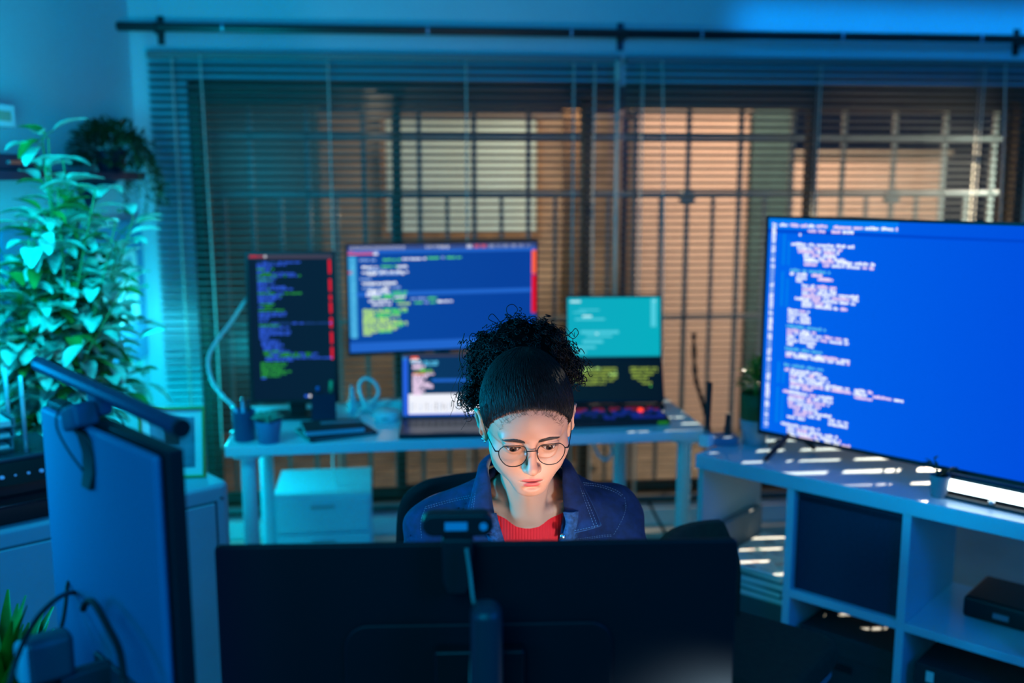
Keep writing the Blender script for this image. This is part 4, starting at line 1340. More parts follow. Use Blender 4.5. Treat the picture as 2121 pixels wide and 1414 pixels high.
# big variegated plant on a stand behind the cabinet
bp = Vector((-1.40, 3.02, 0))
pst = thing('plant_stand', 'low plant stand behind the left cabinet', 'plant stand', tuple(bp))
MB().lathe([(0, 0.50), (0.15, 0.50), (0.155, 0.515), (0.15, 0.53), (0, 0.53)], (0, 0, 0), 28).build('stand_top', GREY, pst, smooth=False)
for k in range(3):
    a = 2.1 * k + 0.4
    MB().tube([(0.11 * math.cos(a), 0.11 * math.sin(a), 0.50), (0.15 * math.cos(a), 0.15 * math.sin(a), 0)], 0.011, 8).build('leg', GREY, pst)
bigp = thing('variegated_house_plant', 'large leafy variegated house plant filling the left side above the printer', 'potted plant', tuple(bp + Vector((0, 0, 0.531))))
pot(bigp, 0.14, 0.22, CERAM)
rr = random.Random(71)
tips = []
for k in range(56):
    px, py = rr.uniform(-10, 275), rr.uniform(385, 790)
    if px > 230 and py < 560 and rr.random() < 0.6:
        px = rr.uniform(0, 200)
    q = P(px, py, rr.uniform(2.85, 3.2))
    tips.append((q.x - bp.x, q.y - bp.y, q.z - 0.531, 20))
for k in range(22):
    q = P(rr.uniform(-60, 130), rr.uniform(420, 760), rr.uniform(2.8, 3.15))
    tips.append((q.x - bp.x, q.y - bp.y, q.z - 0.531, 18))
for k in range(10):
    q = P(rr.uniform(180, 285), rr.uniform(440, 700), rr.uniform(2.95, 3.2))
    tips.append((q.x - bp.x, q.y - bp.y, q.z - 0.531, 14))
for px, py in ((25, 300), (60, 290), (100, 285), (130, 330), (20, 350)):
    q = P(px, py, 2.95)
    tips.append((q.x - bp.x, q.y - bp.y, q.z - 0.531, 20))
lim = []
for (x_, y_, z_, k_) in tips:
    wx = cl.x + (cl2.x - cl.x) * (cl.y - (y_ + bp.y)) / (cl.y - cl2.y)
    lim.append((max(x_, wx + (0.36 if z_ + 0.531 > 1.38 else 0.20) - bp.x), y_, z_, k_))
tips = lim
branchy(bigp, (0, 0, 0.18), tips, LEAFP, 10, 0.092, 0.048, 72, 0.35, 0.005, 0.07, second=LEAF)

# dark bush on the end of the wall shelf
q = lw(0.44, 0.12, 1.6255)
db = thing('dark_bushy_plant', 'dark bushy plant trailing from the end of the wall shelf', 'potted plant', tuple(q))
pot(db, 0.06, 0.08, NAVYS)
m = MB()
s_ = MB()
rr = random.Random(81)
for k in range(900):
    a = rr.uniform(0, 6.28)
    e = math.asin(rr.uniform(-0.35, 1))
    d_ = Vector((math.cos(a) * math.cos(e), math.sin(a) * math.cos(e), math.sin(e)))
    b0 = Vector((0.0, 0, 0.065)) + Vector((d_.x * 0.150, d_.y * 0.145, d_.z * 0.125)) * rr.uniform(0.35, 1.0) ** 0.6
    leaf(m, b0, d_ + Vector((rr.uniform(-.5, .5), rr.uniform(-.5, .5), rr.uniform(-.4, .4))), rr.uniform(0.02, 0.034), 0.013, 0.2, n=3)
for k in range(13):
    a = rr.uniform(-0.6, 1.9)
    out = Vector((math.cos(a), math.sin(a), 0))
    x0 = Vector((0, 0, 0.10)) + out * 0.05
    dl2 = rr.uniform(0.12, 0.30)
    pth = smooth_path([x0, x0 + out * 0.05 + Vector((0, 0, 0.03)), x0 + out * 0.10 + Vector((0, 0, -dl2 * 0.4)), x0 + out * 0.12 + Vector((rr.uniform(-.03, .03), 0, -dl2))], 6)
    s_.tube(pth, 0.0015, 5)
    for p in pth[4:]:
        for z in range(2):
            leaf(m, p, Vector((rr.uniform(-1, 1), rr.uniform(-1, 1), rr.uniform(-.6, .5))), rr.uniform(0.022, 0.034), 0.014, 0.2, n=3)
s_.build('trailing_stems', STEMM, db, smooth=True, fix=False)
m.build('foliage', LEAFD, db, smooth=True, fix=False)

# ------------------------------------------------------------------ her desk in front, its monitors
WDZ = 0.74
WOODT = mat('dark_desk_top', (0.05, 0.055, 0.07), 0.4, noise=0.2, nscale=12)
fd = thing('work_desk', 'dark work desk under the front monitors, below the picture edge', 'desk', (0, 0, 0))
MB().bb(-0.86, 0.62, 0.80, 1.42, WDZ - 0.03, WDZ).build('tabletop', WOODT, fd, bevel=0.004)
for x in (-0.82, 0.58):
    for y in (0.85, 1.37):
        MB().bb(x - 0.025, x + 0.025, y - 0.025, y + 0.025, 0, WDZ - 0.03).build('leg', DARKM, fd, bevel=0.003)
# front monitor
fl = P(443, 1133, 1.15)
fr_ = P(1530, 1118, 1.174)
fmw = (fr_ - fl).length
fm = thing('front_monitor', 'large black monitor in the foreground seen from behind, carrying the webcam', 'monitor', ((fl.x + fr_.x) / 2, (fl.y + fr_.y) / 2, WDZ), math.atan2(fr_.y - fl.y, fr_.x - fl.x))
ftop = (fl.z + fr_.z) / 2 - WDZ
FMH = 0.362
fz0 = ftop - FMH
BACKM = mat('monitor_back', (0.006, 0.007, 0.010), 0.5, bump=0.08, bscale=900, spec=0.3)
m = MB()
m.prism([(p[0], p[1] + fz0 + FMH / 2) for p in rrect(fmw, FMH, 0.006, 4)], 1, 0.0, 0.012)
m.build('rear_shell', BACKM, fm, bevel=0.003)
MB().prism([(p[0], p[1] + fz0 + FMH / 2 - 0.02) for p in rrect(fmw * 0.52, FMH * 0.55, 0.03, 6)], 1, -0.006, 0.0).build('rear_hump', BACKM, fm, bevel=0.005, seg=3)
MB().bb(-fmw / 2 + 0.004, fmw / 2 - 0.004, 0.012, 0.016, fz0 + 0.004, fz0 + FMH - 0.004).build('front_bezel', BLACKP, fm)
MB().add([(fmw / 2 - 0.012, 0.0165, fz0 + 0.02), (-fmw / 2 + 0.012, 0.0165, fz0 + 0.02), (-fmw / 2 + 0.012, 0.0165, fz0 + FMH - 0.012), (fmw / 2 - 0.012, 0.0165, fz0 + FMH - 0.012)], [(0, 1, 2, 3)]).build('screen', glow('front_screen', (1.0, 0.80, 0.66), 0.15), fm, fix=False)
zc = fz0 + FMH / 2
MB().bb(-0.055, 0.055, -0.03, -0.006, zc - 0.055, zc + 0.055).build('mount_plate', DARKM, fm, bevel=0.004)
ax = P(1000, 1262, 1.055).x - fm.location.x
MB().bb(min(0, ax) - 0.02, max(0, ax) + 0.02, -0.065, -0.03, zc - 0.022, zc + 0.022).build('mount_arm', DARKM, fm, bevel=0.006)
# pillar of the mount, rounded over at the top
zt = P(1000, 1262, 1.06).z - WDZ
pil = MB()
pil.prism(rrect(0.037, 0.045, 0.016, 6, ax, -0.085), 2, 0.012, zt)
pil.build('pillar', mat('pillar_satin', (0.03, 0.036, 0.05), 0.35), fm, bevel=0.014, seg=4)
MB().prism(rrect(0.20, 0.16, 0.02, 5, ax, -0.085), 2, 0.0, 0.012).build('mount_base', DARKM, fm, bevel=0.003)
# webcam
wc = P(948, 1084, 1.152)
WY = 1.152
cm = thing('webcam', 'black webcam with pale plate clipped on top of the front monitor', 'webcam', (wc.x, WY + 0.004, fl.z), fm.rotation_euler.z)
hz = wc.z - fl.z
m = MB()
m.prism(rrect(0.0865, 0.0285, 0.0138, 7, 0, hz), 1, -0.012, 0.012)
m.build('camera_body', BLACKP, cm, bevel=0.004, seg=3)
MB().bb(-0.0155, 0.0115, -0.0135, -0.012, hz - 0.0055, hz + 0.0045).build('label_plate', mat('plate_blue', (0.25, 0.42, 0.60), 0.35), cm)['label'] = 'pale rectangular plate'
MB().cyl((0.031, -0.0138, hz - 0.001), (0.031, -0.012, hz - 0.001), 0.0048, 18).build('round_badge', mat('plate_blue', (0.25, 0.42, 0.60), 0.35), cm)['label'] = 'small pale round badge'
MB().cyl((0, 0.012, hz), (0, 0.017, hz), 0.011, 20).build('lens', BLACKG, cm)
m = MB()
m.prism([(-0.019, hz - 0.012), (0.019, hz - 0.012), (0.017, -0.035), (0.010, -0.052), (-0.012, -0.052), (-0.018, -0.035)], 1, -0.027, -0.0065)
m.build('clip', BLACKP, cm, bevel=0.003)
MB().bb(-0.016, 0.016, -0.0065, 0.012, 0.001, 0.006).build('clip_top', BLACKP, cm)
wcab = MB()
q0 = P(972, 1150, 1.118)
wcab.tube(smooth_path([P(966, 1135, 1.118), P(974, 1190, 1.112), P(979, 1235, 1.10), P(984, 1262, 1.085), P(980, 1300, 1.082), P(975, 1420, 1.08)], 8), 0.0022, 8)
wcab.build('webcam_lead', mat('lead_grey_green', (0.22, 0.26, 0.22), 0.5), cm, smooth=True)
o = bpy.data.objects['webcam_lead']
o.matrix_parent_inverse = (Matrix.Translation(cm.location) @ Matrix.Rotation(cm.rotation_euler.z, 4, 'Z')).inverted()

# portrait monitor at the left edge, seen from behind
lr = P(356, 935, 1.035)
ll = P(104, 826, 1.29)
vec = ll - lr
lwid = Vector((vec.x, vec.y, 0)).length
lang = math.atan2(-vec.y, -vec.x)             # local x from far-left end to the near right end
lmn = thing('angled_monitor', 'upright monitor with grey blue back at the left edge, turned towards her', 'monitor', (ll.x, ll.y, WDZ), lang)
lz1 = (lr.z + ll.z) / 2 - WDZ
LH = 0.535
lz0 = lz1 - LH
SHELL = mat('grey_blue_shell', (0.06, 0.17, 0.32), 0.5, bump=0.05, bscale=800)
MB().bb(0, lwid, -0.004, 0.014, lz0, lz1).build('bezel', BLACKP, lmn, bevel=0.002)
MB().bb(0.004, lwid - 0.012, -0.016, -0.004, lz0 + 0.006, lz1 - 0.006).build('rear_shell', SHELL, lmn, bevel=0.006)
MB().add([(lwid - 0.006, 0.0145, lz0 + 0.006), (0.006, 0.0145, lz0 + 0.006), (0.006, 0.0145, lz1 - 0.006), (lwid - 0.006, 0.0145, lz1 - 0.006)], [(0, 1, 2, 3)]).build('screen', glow('angled_screen', (0.02, 0.12, 0.5), 1.2), lmn, fix=False)
vz = 0.20
cxm = lwid * 0.58
MB().bb(cxm - 0.06, cxm + 0.06, -0.022, -0.0155, vz - 0.05, vz + 0.075).build('rear_hump', mat('shell_dark', (0.03, 0.04, 0.06), 0.5), lmn, bevel=0.003)
R_l = Matrix.Rotation(lang, 4, 'Z')
M_l = Matrix.Translation((ll.x, ll.y, WDZ)) @ R_l
inv = M_l.inverted()
a0 = M_l @ Vector((cxm - 0.02, -0.03, vz + 0.03))
a1 = P(100, 1372, 1.10)
a1 = Vector((a1.x, a1.y, a1.z))
m = MB()
A = [inv @ a0, inv @ a1]
d_ = A[1] - A[0]
ang = math.atan2(d_.y, d_.x)
R3 = Matrix.Rotation(ang, 3, 'Z')
m.box((A[0] + A[1]) / 2, (d_.length, 0.022, 0.030), R3)
m.build('mount_arm', mat('arm_dark', (0.03, 0.035, 0.05), 0.45), lmn, bevel=0.006)
m = MB()
m.box(A[1] + Vector((0, 0, 0.008)), (0.055, 0.035, 0.056), R3)
m.build('arm_joint', mat('arm_joint_grey', (0.06, 0.07, 0.10), 0.4), lmn, bevel=0.010, seg=3)
e_ = A[1] + R3 @ Vector((0.026, 0, 0.008))
MB().box(e_, (0.016, 0.03, 0.05), R3).build('arm_end_cap', mat('end_cap_pale', (0.5, 0.56, 0.64), 0.35), lmn, bevel=0.007, seg=3)
MB().tube([A[1] + Vector((0, 0, -0.01)), Vector((A[1].x, A[1].y, 0.0))], 0.015, 14).build('arm_post', DARKM, lmn)
MB().lathe([(0, 0), (0.05, 0), (0.05, 0.008), (0, 0.008)], (A[1].x, A[1].y, 0), 20).build('arm_base', DARKM, lmn)
# light bar clipped on it
b0, b1 = P(84, 755, 1.315), P(374, 886, 1.03)
lbm = thing('monitor_light_bar', 'slim dark blue light bar clipped on the top of the angled monitor', 'light bar', tuple((b0 + b1) / 2))
ctr = (b0 + b1) / 2
BARM = mat('bar_blue_grey', (0.03, 0.05, 0.12), 0.38, metal=0.3)
MB().tube([b0 - ctr, b1 - ctr], 0.0098, 20).build('bar', BARM, lbm, smooth=False)
dd = (b1 - b0).normalized()
MB().tube([b1 - ctr, b1 - ctr + dd * 0.004], 0.0104, 20).build('bar_end', BLACKP, lbm)
MB().tube([b0 - ctr - dd * 0.004, b0 - ctr], 0.0104, 20).build('bar_end', mat('bar_end_blue', (0.04, 0.08, 0.2), 0.4), lbm)
cpt = P(200, 822, 1.20) - ctr
cbk = P(190, 900, 1.165) - ctr
RB = Matrix.Rotation(lang, 3, 'Z')
m = MB()
m.box(P(206, 828, 1.195) - ctr, (0.034, 0.022, 0.036), RB)
m.build('clamp_head', mat('clamp_blue', (0.05, 0.08, 0.16), 0.45), lbm, bevel=0.006)
m = MB()
m.box(P(165, 862, 1.18) - ctr, (0.050, 0.030, 0.030), RB @ Matrix.Rotation(math.radians(-18), 3, 'Y'))
m.build('clamp_arm', mat('clamp_blue', (0.05, 0.08, 0.16), 0.45), lbm, bevel=0.005)
m = MB()
rows = []
for (px, py, w_, y_) in ((168, 888, 0.016, 1.172), (185, 905, 0.020, 1.168), (196, 940, 0.021, 1.166), (196, 975, 0.018, 1.164), (190, 1008, 0.014, 1.163)):
    c_ = P(px, py, y_) - ctr
    ux = RB @ Vector((1, 0, 0))
    uy = RB @ Vector((0, 1, 0))
    rows.append([c_ - ux * w_ * 0.9 - uy * 0.008, c_ - ux * w_ * 0.9 + uy * 0.005, c_ + ux * w_ * 0.9 + uy * 0.005, c_ + ux * w_ * 0.9 - uy * 0.008, c_ - ux * w_ * 0.9 - uy * 0.008])
m.grid(rows)
m.add(rows[0][:4], [(0, 1, 2, 3)])
m.add(rows[-1][:4], [(3, 2, 1, 0)])
m.build('counterweight', BLACKP, lbm, smooth=False, bevel=0.003)
MB().tube(smooth_path([P(150, 828, 1.17) - ctr, P(122, 850, 1.165) - ctr, P(118, 885, 1.16) - ctr, P(140, 930, 1.155) - ctr, P(172, 975, 1.15) - ctr], 8), 0.0016, 6).build('light_lead', BCABLE, lbm, smooth=True)
MB().tube(smooth_path([P(238, 850, 1.19) - ctr, P(252, 868, 1.20) - ctr, P(258, 885, 1.19) - ctr, P(240, 876, 1.17) - ctr], 8), 0.0014, 6).build('light_lead', BCABLE, lbm, smooth=True)
for lab, pts, r_ in (('black cable looping from the monitor arm at the lower left corner', [P(18, 1420, 1.02), P(38, 1355, 1.04), P(70, 1290, 1.08), P(105, 1250, 1.12), P(135, 1230, 1.18), P(158, 1226, 1.235)], 0.0032),
                     ('thin black cable hanging beside the back edge of the angled monitor', [P(146, 1150, 1.24), P(152, 1190, 1.238), P(140, 1210, 1.23), P(136, 1250, 1.2), P(128, 1295, 1.17), P(112, 1330, 1.14)], 0.0026),
                     ('thick black cable arching over the lower back of the angled monitor', [P(172, 1262, 1.125), P(180, 1246, 1.12), P(196, 1250, 1.10), P(225, 1300, 1.06), P(248, 1350, 1.03), P(258, 1420, 1.0)], 0.0042)):
    tag(MB().tube(smooth_path(pts, 8), r_, 8).build('black_cable', BCABLE, smooth=True), lab, 'cable')
# plant and pot at the bottom left corner
q = P(-4, 1395, 1.30)
gp = thing('leafy_green_plant', 'bright green leafy plant in a dark pot at the bottom left corner', 'potted plant', (q.x, q.y, WDZ + 0.012))
pot(gp, 0.055, 0.11, mat('grey_pot', (0.16, 0.2, 0.24), 0.5))
m = MB()
rr = random.Random(91)
for k in range(95):
    a = rr.uniform(0, 6.28)
    e = rr.uniform(0.45, 1.5)
    d_ = Vector((math.cos(a) * math.cos(e), math.sin(a) * math.cos(e), math.sin(e)))
    leaf(m, Vector((d_.x * 0.02, d_.y * 0.02, 0.09)), d_, rr.uniform(0.10, 0.19), 0.020, 0.15)
m.build('foliage', mat('leaf_bright', (0.07, 0.28, 0.015), 0.5, noise=0.3, nscale=25), gp, smooth=True, fix=False)
ts = thing('saucer_tray', 'pale shallow tray under the green plant at the bottom left corner', 'tray', (q.x + 0.01, q.y - 0.005, WDZ))
MB().prism(rrect(0.19, 0.15, 0.02, 5), 2, 0, 0.004).build('tray_base', CERAM, ts, bevel=0.001)
m = MB()
for a in ((-0.09, 0.09, -0.075, -0.069), (-0.09, 0.09, 0.069, 0.075), (-0.095, -0.089, -0.069, 0.069), (0.089, 0.095, -0.069, 0.069)):
    m.bb(a[0], a[1], a[2], a[3], 0.002, 0.022)
m.build('tray_rim', CERAM, ts, bevel=0.002)
# keyboard under her hands
k2 = thing('work_keyboard', 'dark keyboard under her hands behind the front monitor', 'keyboard', (-0.16, 1.285, WDZ))
MB().prism([(0, 0.012), (0.12, 0.020), (0.12, 0), (0, 0)], 0, 0, 0.36).build('case', BLACKP, k2, bevel=0.003)
m = MB()
for r_ in range(5):
    for c_ in range(16):
        m.bb(0.012 + c_ * 0.021, 0.029 + c_ * 0.021, 0.012 + r_ * 0.021, 0.029 + r_ * 0.021, 0.013 + r_ * 0.0014, 0.022 + r_ * 0.0014)
m.build('keycaps', KEYS[1], k2)

# office chair
oc = thing('office_chair', 'black office chair with rounded back behind the seated woman', 'chair', (-0.03, 2.06, 0))
CHM = mat('chair_black_mesh', (0.008, 0.008, 0.010), 0.8, bump=0.3, bscale=900)
ctop = P(905, 987, 2.16).z
m = MB()
rows = []
for i in range(13):
    t = i / 12
    z_ = 0.52 + (ctop - 0.52) * t
    w_ = 0.225 + 0.01 * math.sin(t * 3.0)
    if t > 0.78:
        s_ = (t - 0.78) / 0.22
        w_ *= math.sqrt(max(0.02, 1 - (s_ * 0.80) ** 3.0)) if s_ < 0.97 else 0.70
    ro_ = []
    for k in range(13):
        f = k / 12 * 2 - 1
        ro_.append((f * w_, 0.10 + 0.05 * t - 0.045 * f * f, z_ - 0.012 * (f ** 4) * (1 if t > 0.95 else 0)))
    rows.append(ro_)
m.grid(rows).build('backrest', CHM, oc, smooth=True, solid=0.03, fix=False, subsurf=1)
MB().prism(rrect(0.48, 0.46, 0.10, 7, 0, -0.10), 2, 0.37, 0.44).build('seat', CHM, oc, bevel=0.025, seg=3)
MB().tube(smooth_path([(0, 0.06, 0.36), (0, 0.16, 0.37), (0, 0.17, 0.55), (0, 0.145, 0.70)], 6), 0.02, 10).build('back_support', BLACKP, oc, smooth=True)
MB().cyl((0, -0.10, 0.09), (0, -0.10, 0.37), 0.025, 16).build('gas_column', DARKM, oc)
for k in range(5):
    a = 2 * math.pi * k / 5 + 0.3
    e_ = Vector((0.27 * math.cos(a), -0.10 + 0.27 * math.sin(a), 0.065))
    MB().tube([(0, -0.10, 0.10), e_], [0.025, 0.014], 8).build('foot_spoke', BLACKP, oc)
    MB().cyl(e_ + Vector((-0.012, 0, -0.035)), e_ + Vector((0.012, 0, -0.035)), 0.03, 14).build('caster', BLACKP, oc)
for s_ in (-1, 1):
    m = MB()
    m.tube(smooth_path([(0.20 * s_, -0.06, 0.41), (0.28 * s_, -0.06, 0.43), (0.29 * s_, -0.06, 0.62)], 6), 0.014, 10)
    m.bb(0.29 * s_ - 0.03, 0.29 * s_ + 0.03, -0.16, 0.06, 0.62, 0.645)
    m.build('armrest', BLACKP, oc, bevel=0.004)
# ------------------------------------------------------------------ the seated woman
class Field:
    """signed distance volume on a rectilinear grid, built from blended rounded forms"""

    def __init__(s, xs, ys, zs):
        s.ax = [np.asarray(a, np.float32) for a in (xs, ys, zs)]
        s.D = np.full([len(a) for a in s.ax], 1.0, np.float32)

    def sub(s, c, r):
        sl = []
        for i in range(3):
            a = s.ax[i]
            lo = max(0, int(np.searchsorted(a, c[i] - r)) - 1)
            hi = min(len(a), int(np.searchsorted(a, c[i] + r)) + 1)
            if hi - lo < 2:
                return None
            sl.append(slice(lo, hi))
        return tuple(sl)

    def pts(s, sl):
        return (s.ax[0][sl[0]][:, None, None], s.ax[1][sl[1]][None, :, None], s.ax[2][sl[2]][None, None, :])

    def put(s, sl, d, k, op):
        A = s.D[sl]
        if op == 'add':
            h = np.maximum(k - np.abs(A - d), 0) / max(k, 1e-6)
            s.D[sl] = np.minimum(A, d) - h * h * k * 0.25
        else:
            d = -d
            h = np.maximum(k - np.abs(A - d), 0) / max(k, 1e-6)
            s.D[sl] = np.maximum(A, d) + h * h * k * 0.25

    def ell(s, c, r, k=0.01, op='add', M=None):
        """ellipsoid; M (3x3, rows = its own axes) turns it"""
        c = [float(v) for v in c]
        sl = s.sub(c, max(r) + 0.03 + k)
        if sl is None:
            return
        X, Y, Z = s.pts(sl)
        x, y, z = X - c[0], Y - c[1], Z - c[2]
        if M is not None:
            x, y, z = [M[i][0] * x + M[i][1] * y + M[i][2] * z for i in range(3)]
        k0 = np.sqrt((x / r[0]) ** 2 + (y / r[1]) ** 2 + (z / r[2]) ** 2)
        k1 = np.sqrt((x / r[0] ** 2) ** 2 + (y / r[1] ** 2) ** 2 + (z / r[2] ** 2) ** 2) + 1e-9
        s.put(sl, (k0 * (k0 - 1) / k1).astype(np.float32), k, op)

    def cap(s, a, b, ra, rb, k=0.01, op='add'):
        a, b = Vector(a), Vector(b)
        c = (a + b) / 2
        sl = s.sub(c, (b - a).length / 2 + max(ra, rb) + 0.03 + k)
        if sl is None:
            return
        X, Y, Z = s.pts(sl)
        d = b - a
        L2 = max(d.length_squared, 1e-12)
        t = np.clip(((X - a.x) * d.x + (Y - a.y) * d.y + (Z - a.z) * d.z) / L2, 0, 1)
        q = np.sqrt((X - a.x - t * d.x) ** 2 + (Y - a.y - t * d.y) ** 2 + (Z - a.z - t * d.z) ** 2)
        s.put(sl, (q - (ra + (rb - ra) * t)).astype(np.float32), k, op)

    def mesh(s):
        D = s.D
        S = D < 0
        n = np.zeros([d - 1 for d in D.shape], np.uint8)
        for i in (0, 1):
            for j in (0, 1):
                for k in (0, 1):
                    n += S[i:D.shape[0] - 1 + i, j:D.shape[1] - 1 + j, k:D.shape[2] - 1 + k]
        act = (n > 0) & (n < 8)
        idx = np.argwhere(act)
        acc = np.zeros((len(idx), 3), np.float64)
        cnt = np.zeros(len(idx))
        for axis in range(3):
            for u in (0, 1):
                for v in (0, 1):
                    o = [0, 0, 0]
                    w = [i for i in range(3) if i != axis]
                    o[w[0]], o[w[1]] = u, v
                    p = idx + np.array(o)
                    q = p.copy()
                    q[:, axis] += 1
                    da = D[p[:, 0], p[:, 1], p[:, 2]].astype(np.float64)
                    db = D[q[:, 0], q[:, 1], q[:, 2]].astype(np.float64)
                    m = (da < 0) != (db < 0)
                    t = np.where(m, da / np.where(m, da - db, 1), 0)
                    for ax in range(3):
                        pa = s.ax[ax][p[:, ax]].astype(np.float64)
                        if ax == axis:
                            pa = pa + t * (s.ax[ax][q[:, ax]] - pa)
                        acc[m, ax] += pa[m]
                    cnt[m] += 1
        V = acc / cnt[:, None]
        vid = np.full(act.shape, -1, np.int32)
        vid[act] = np.arange(len(idx))
        F = []
        for axis in range(3):
            w = [i for i in range(3) if i != axis]
            A = [slice(None)] * 3
            B = [slice(None)] * 3
            A[axis], B[axis] = slice(0, -1), slice(1, None)
            for z in w:
                A[z] = B[z] = slice(1, -1)
            cr_ = S[tuple(A)] != S[tuple(B)]
            e = np.argwhere(cr_)
            e[:, w[0]] += 1
            e[:, w[1]] += 1
            ins = S[e[:, 0], e[:, 1], e[:, 2]]
            q = []
            for du, dv in ((-1, -1), (0, -1), (0, 0), (-1, 0)):
                g = e.copy()
                g[:, w[0]] += du
                g[:, w[1]] += dv
                q.append(vid[g[:, 0], g[:, 1], g[:, 2]])
            q = np.stack(q, 1)
            flip = ins if axis != 1 else ~ins
            q[~flip] = q[~flip][:, ::-1]
            F.append(q)
        F = np.concatenate(F)
        F = F[(F >= 0).all(1)]
        return V, F


def relax(V, F, n=2, lam=0.5, w=None):
    """even the surface out a little (w: weight per point)"""
    E = np.concatenate([F[:, [0, 1]], F[:, [1, 2]], F[:, [2, 3]], F[:, [3, 0]]])
    deg = np.bincount(E.ravel(), minlength=len(V)).astype(float)
    for _ in range(n):
        acc = np.zeros_like(V)
        for ax in range(3):
            acc[:, ax] = np.bincount(E[:, 0], V[E[:, 1], ax], len(V)) + np.bincount(E[:, 1], V[E[:, 0], ax], len(V))
        d = acc / np.maximum(deg, 1)[:, None] - V
        V = V + d * (lam if w is None else lam * w[:, None])
    return V


def np_mesh(name, V, F, mats, parent=None, smooth=True):
    me = bpy.data.meshes.new(name)
    F = np.asarray(F)
    k = F.shape[1]
    me.vertices.add(len(V))
    me.vertices.foreach_set('co', np.asarray(V, np.float32).ravel())
    me.loops.add(F.size)
    me.loops.foreach_set('vertex_index', F.astype(np.int32).ravel())
    me.polygons.add(len(F))
    me.polygons.foreach_set('loop_start', np.arange(0, F.size, k, dtype=np.int32))
    me.polygons.foreach_set('loop_total', np.full(len(F), k, np.int32))
    me.update(calc_edges=True)
    me.validate()
    if smooth:
        me.polygons.foreach_set('use_smooth', np.ones(len(me.polygons), bool))
    for m in (mats if isinstance(mats, (list, tuple)) else [mats]):
        me.materials.append(m)
    o = bpy.data.objects.new(name, me)
    COL.objects.link(o)
    if parent is not None:
        o.parent = parent
    return o


# head pose: own axes x = camera right, y = out of the face, z = up
HR = Matrix.Rotation(math.radians(5), 3, 'Z') @ Matrix.Rotation(math.radians(19), 3, 'X') @ Matrix.Rotation(math.radians(-2.2), 3, 'Y')
HM = HR @ Matrix(((1, 0, 0), (0, -1, 0), (0, 0, 1)))
HO = P(1100.5, 926, 1.655) - HM @ Vector((0, 0.086, -0.002))
HMr = [list(HM.transposed()[i]) for i in range(3)]      # rows: head axes in the room


def hp(x, y, z):
    return HO + HM @ Vector((x, y, z))


NB = Vector((0.030, 1.905, 0.985))
SHL, SHR = P(908, 1097, 1.92), P(1262, 1074, 1.93)
ELL, ELR = Vector((-0.235, 1.80, 0.67)), Vector((0.275, 1.80, 0.68))
WRL, WRR = Vector((-0.105, 1.51, 0.805)), Vector((0.145, 1.51, 0.805))


def torso(f, g=0.0, arms=True, neck=True):
    f.ell((0.028, 1.935, 0.78), (0.150 + g, 0.105 + g, 0.22 + g), 0.02)
    f.ell((0.030, 1.900, 0.925), (0.115 + g, 0.080 + g, 0.060 + g), 0.05)
    f.ell((0.028, 1.95, 0.58), (0.135 + g, 0.105 + g, 0.16), 0.05)
    for s_ in (-1, 1):
        f.ell((0.028 + 0.072 * s_, 1.855, 0.80), (0.062 + g, 0.055 + g, 0.060 + g), 0.04)
    for S_ in (SHL, SHR):
        f.cap(NB + Vector((0.02 if S_ is SHR else -0.02, 0.012, 0.0)), S_ + Vector((0, 0.0, 0.0)), 0.040 + g, 0.044 + g, 0.04)
        f.cap(Vector((0.03, 1.90, 0.90)), S_, 0.06 + g, 0.046 + g, 0.03)
    if arms:
        for S_, E_, W_ in ((SHL, ELL, WRL), (SHR, ELR, WRR)):
            f.cap(S_, E_, 0.046 + g, 0.038 + g, 0.02)
            f.cap(E_, W_, 0.038 + g, 0.024 + g, 0.015)


def legs(f, g=0.0):
    f.ell((0.028, 2.0, 0.53), (0.165 + g, 0.13 + g, 0.10 + g), 0.04)
    for s_ in (-1, 1):
        K = Vector((0.028 + 0.11 * s_, 1.60, 0.53))
        A_ = Vector((0.028 + 0.12 * s_, 1.62, 0.09))
        f.cap((0.028 + 0.085 * s_, 2.0, 0.53), K, 0.078 + g, 0.055 + g, 0.03)
        f.cap(K, A_, 0.054 + g, 0.035 + g, 0.02)


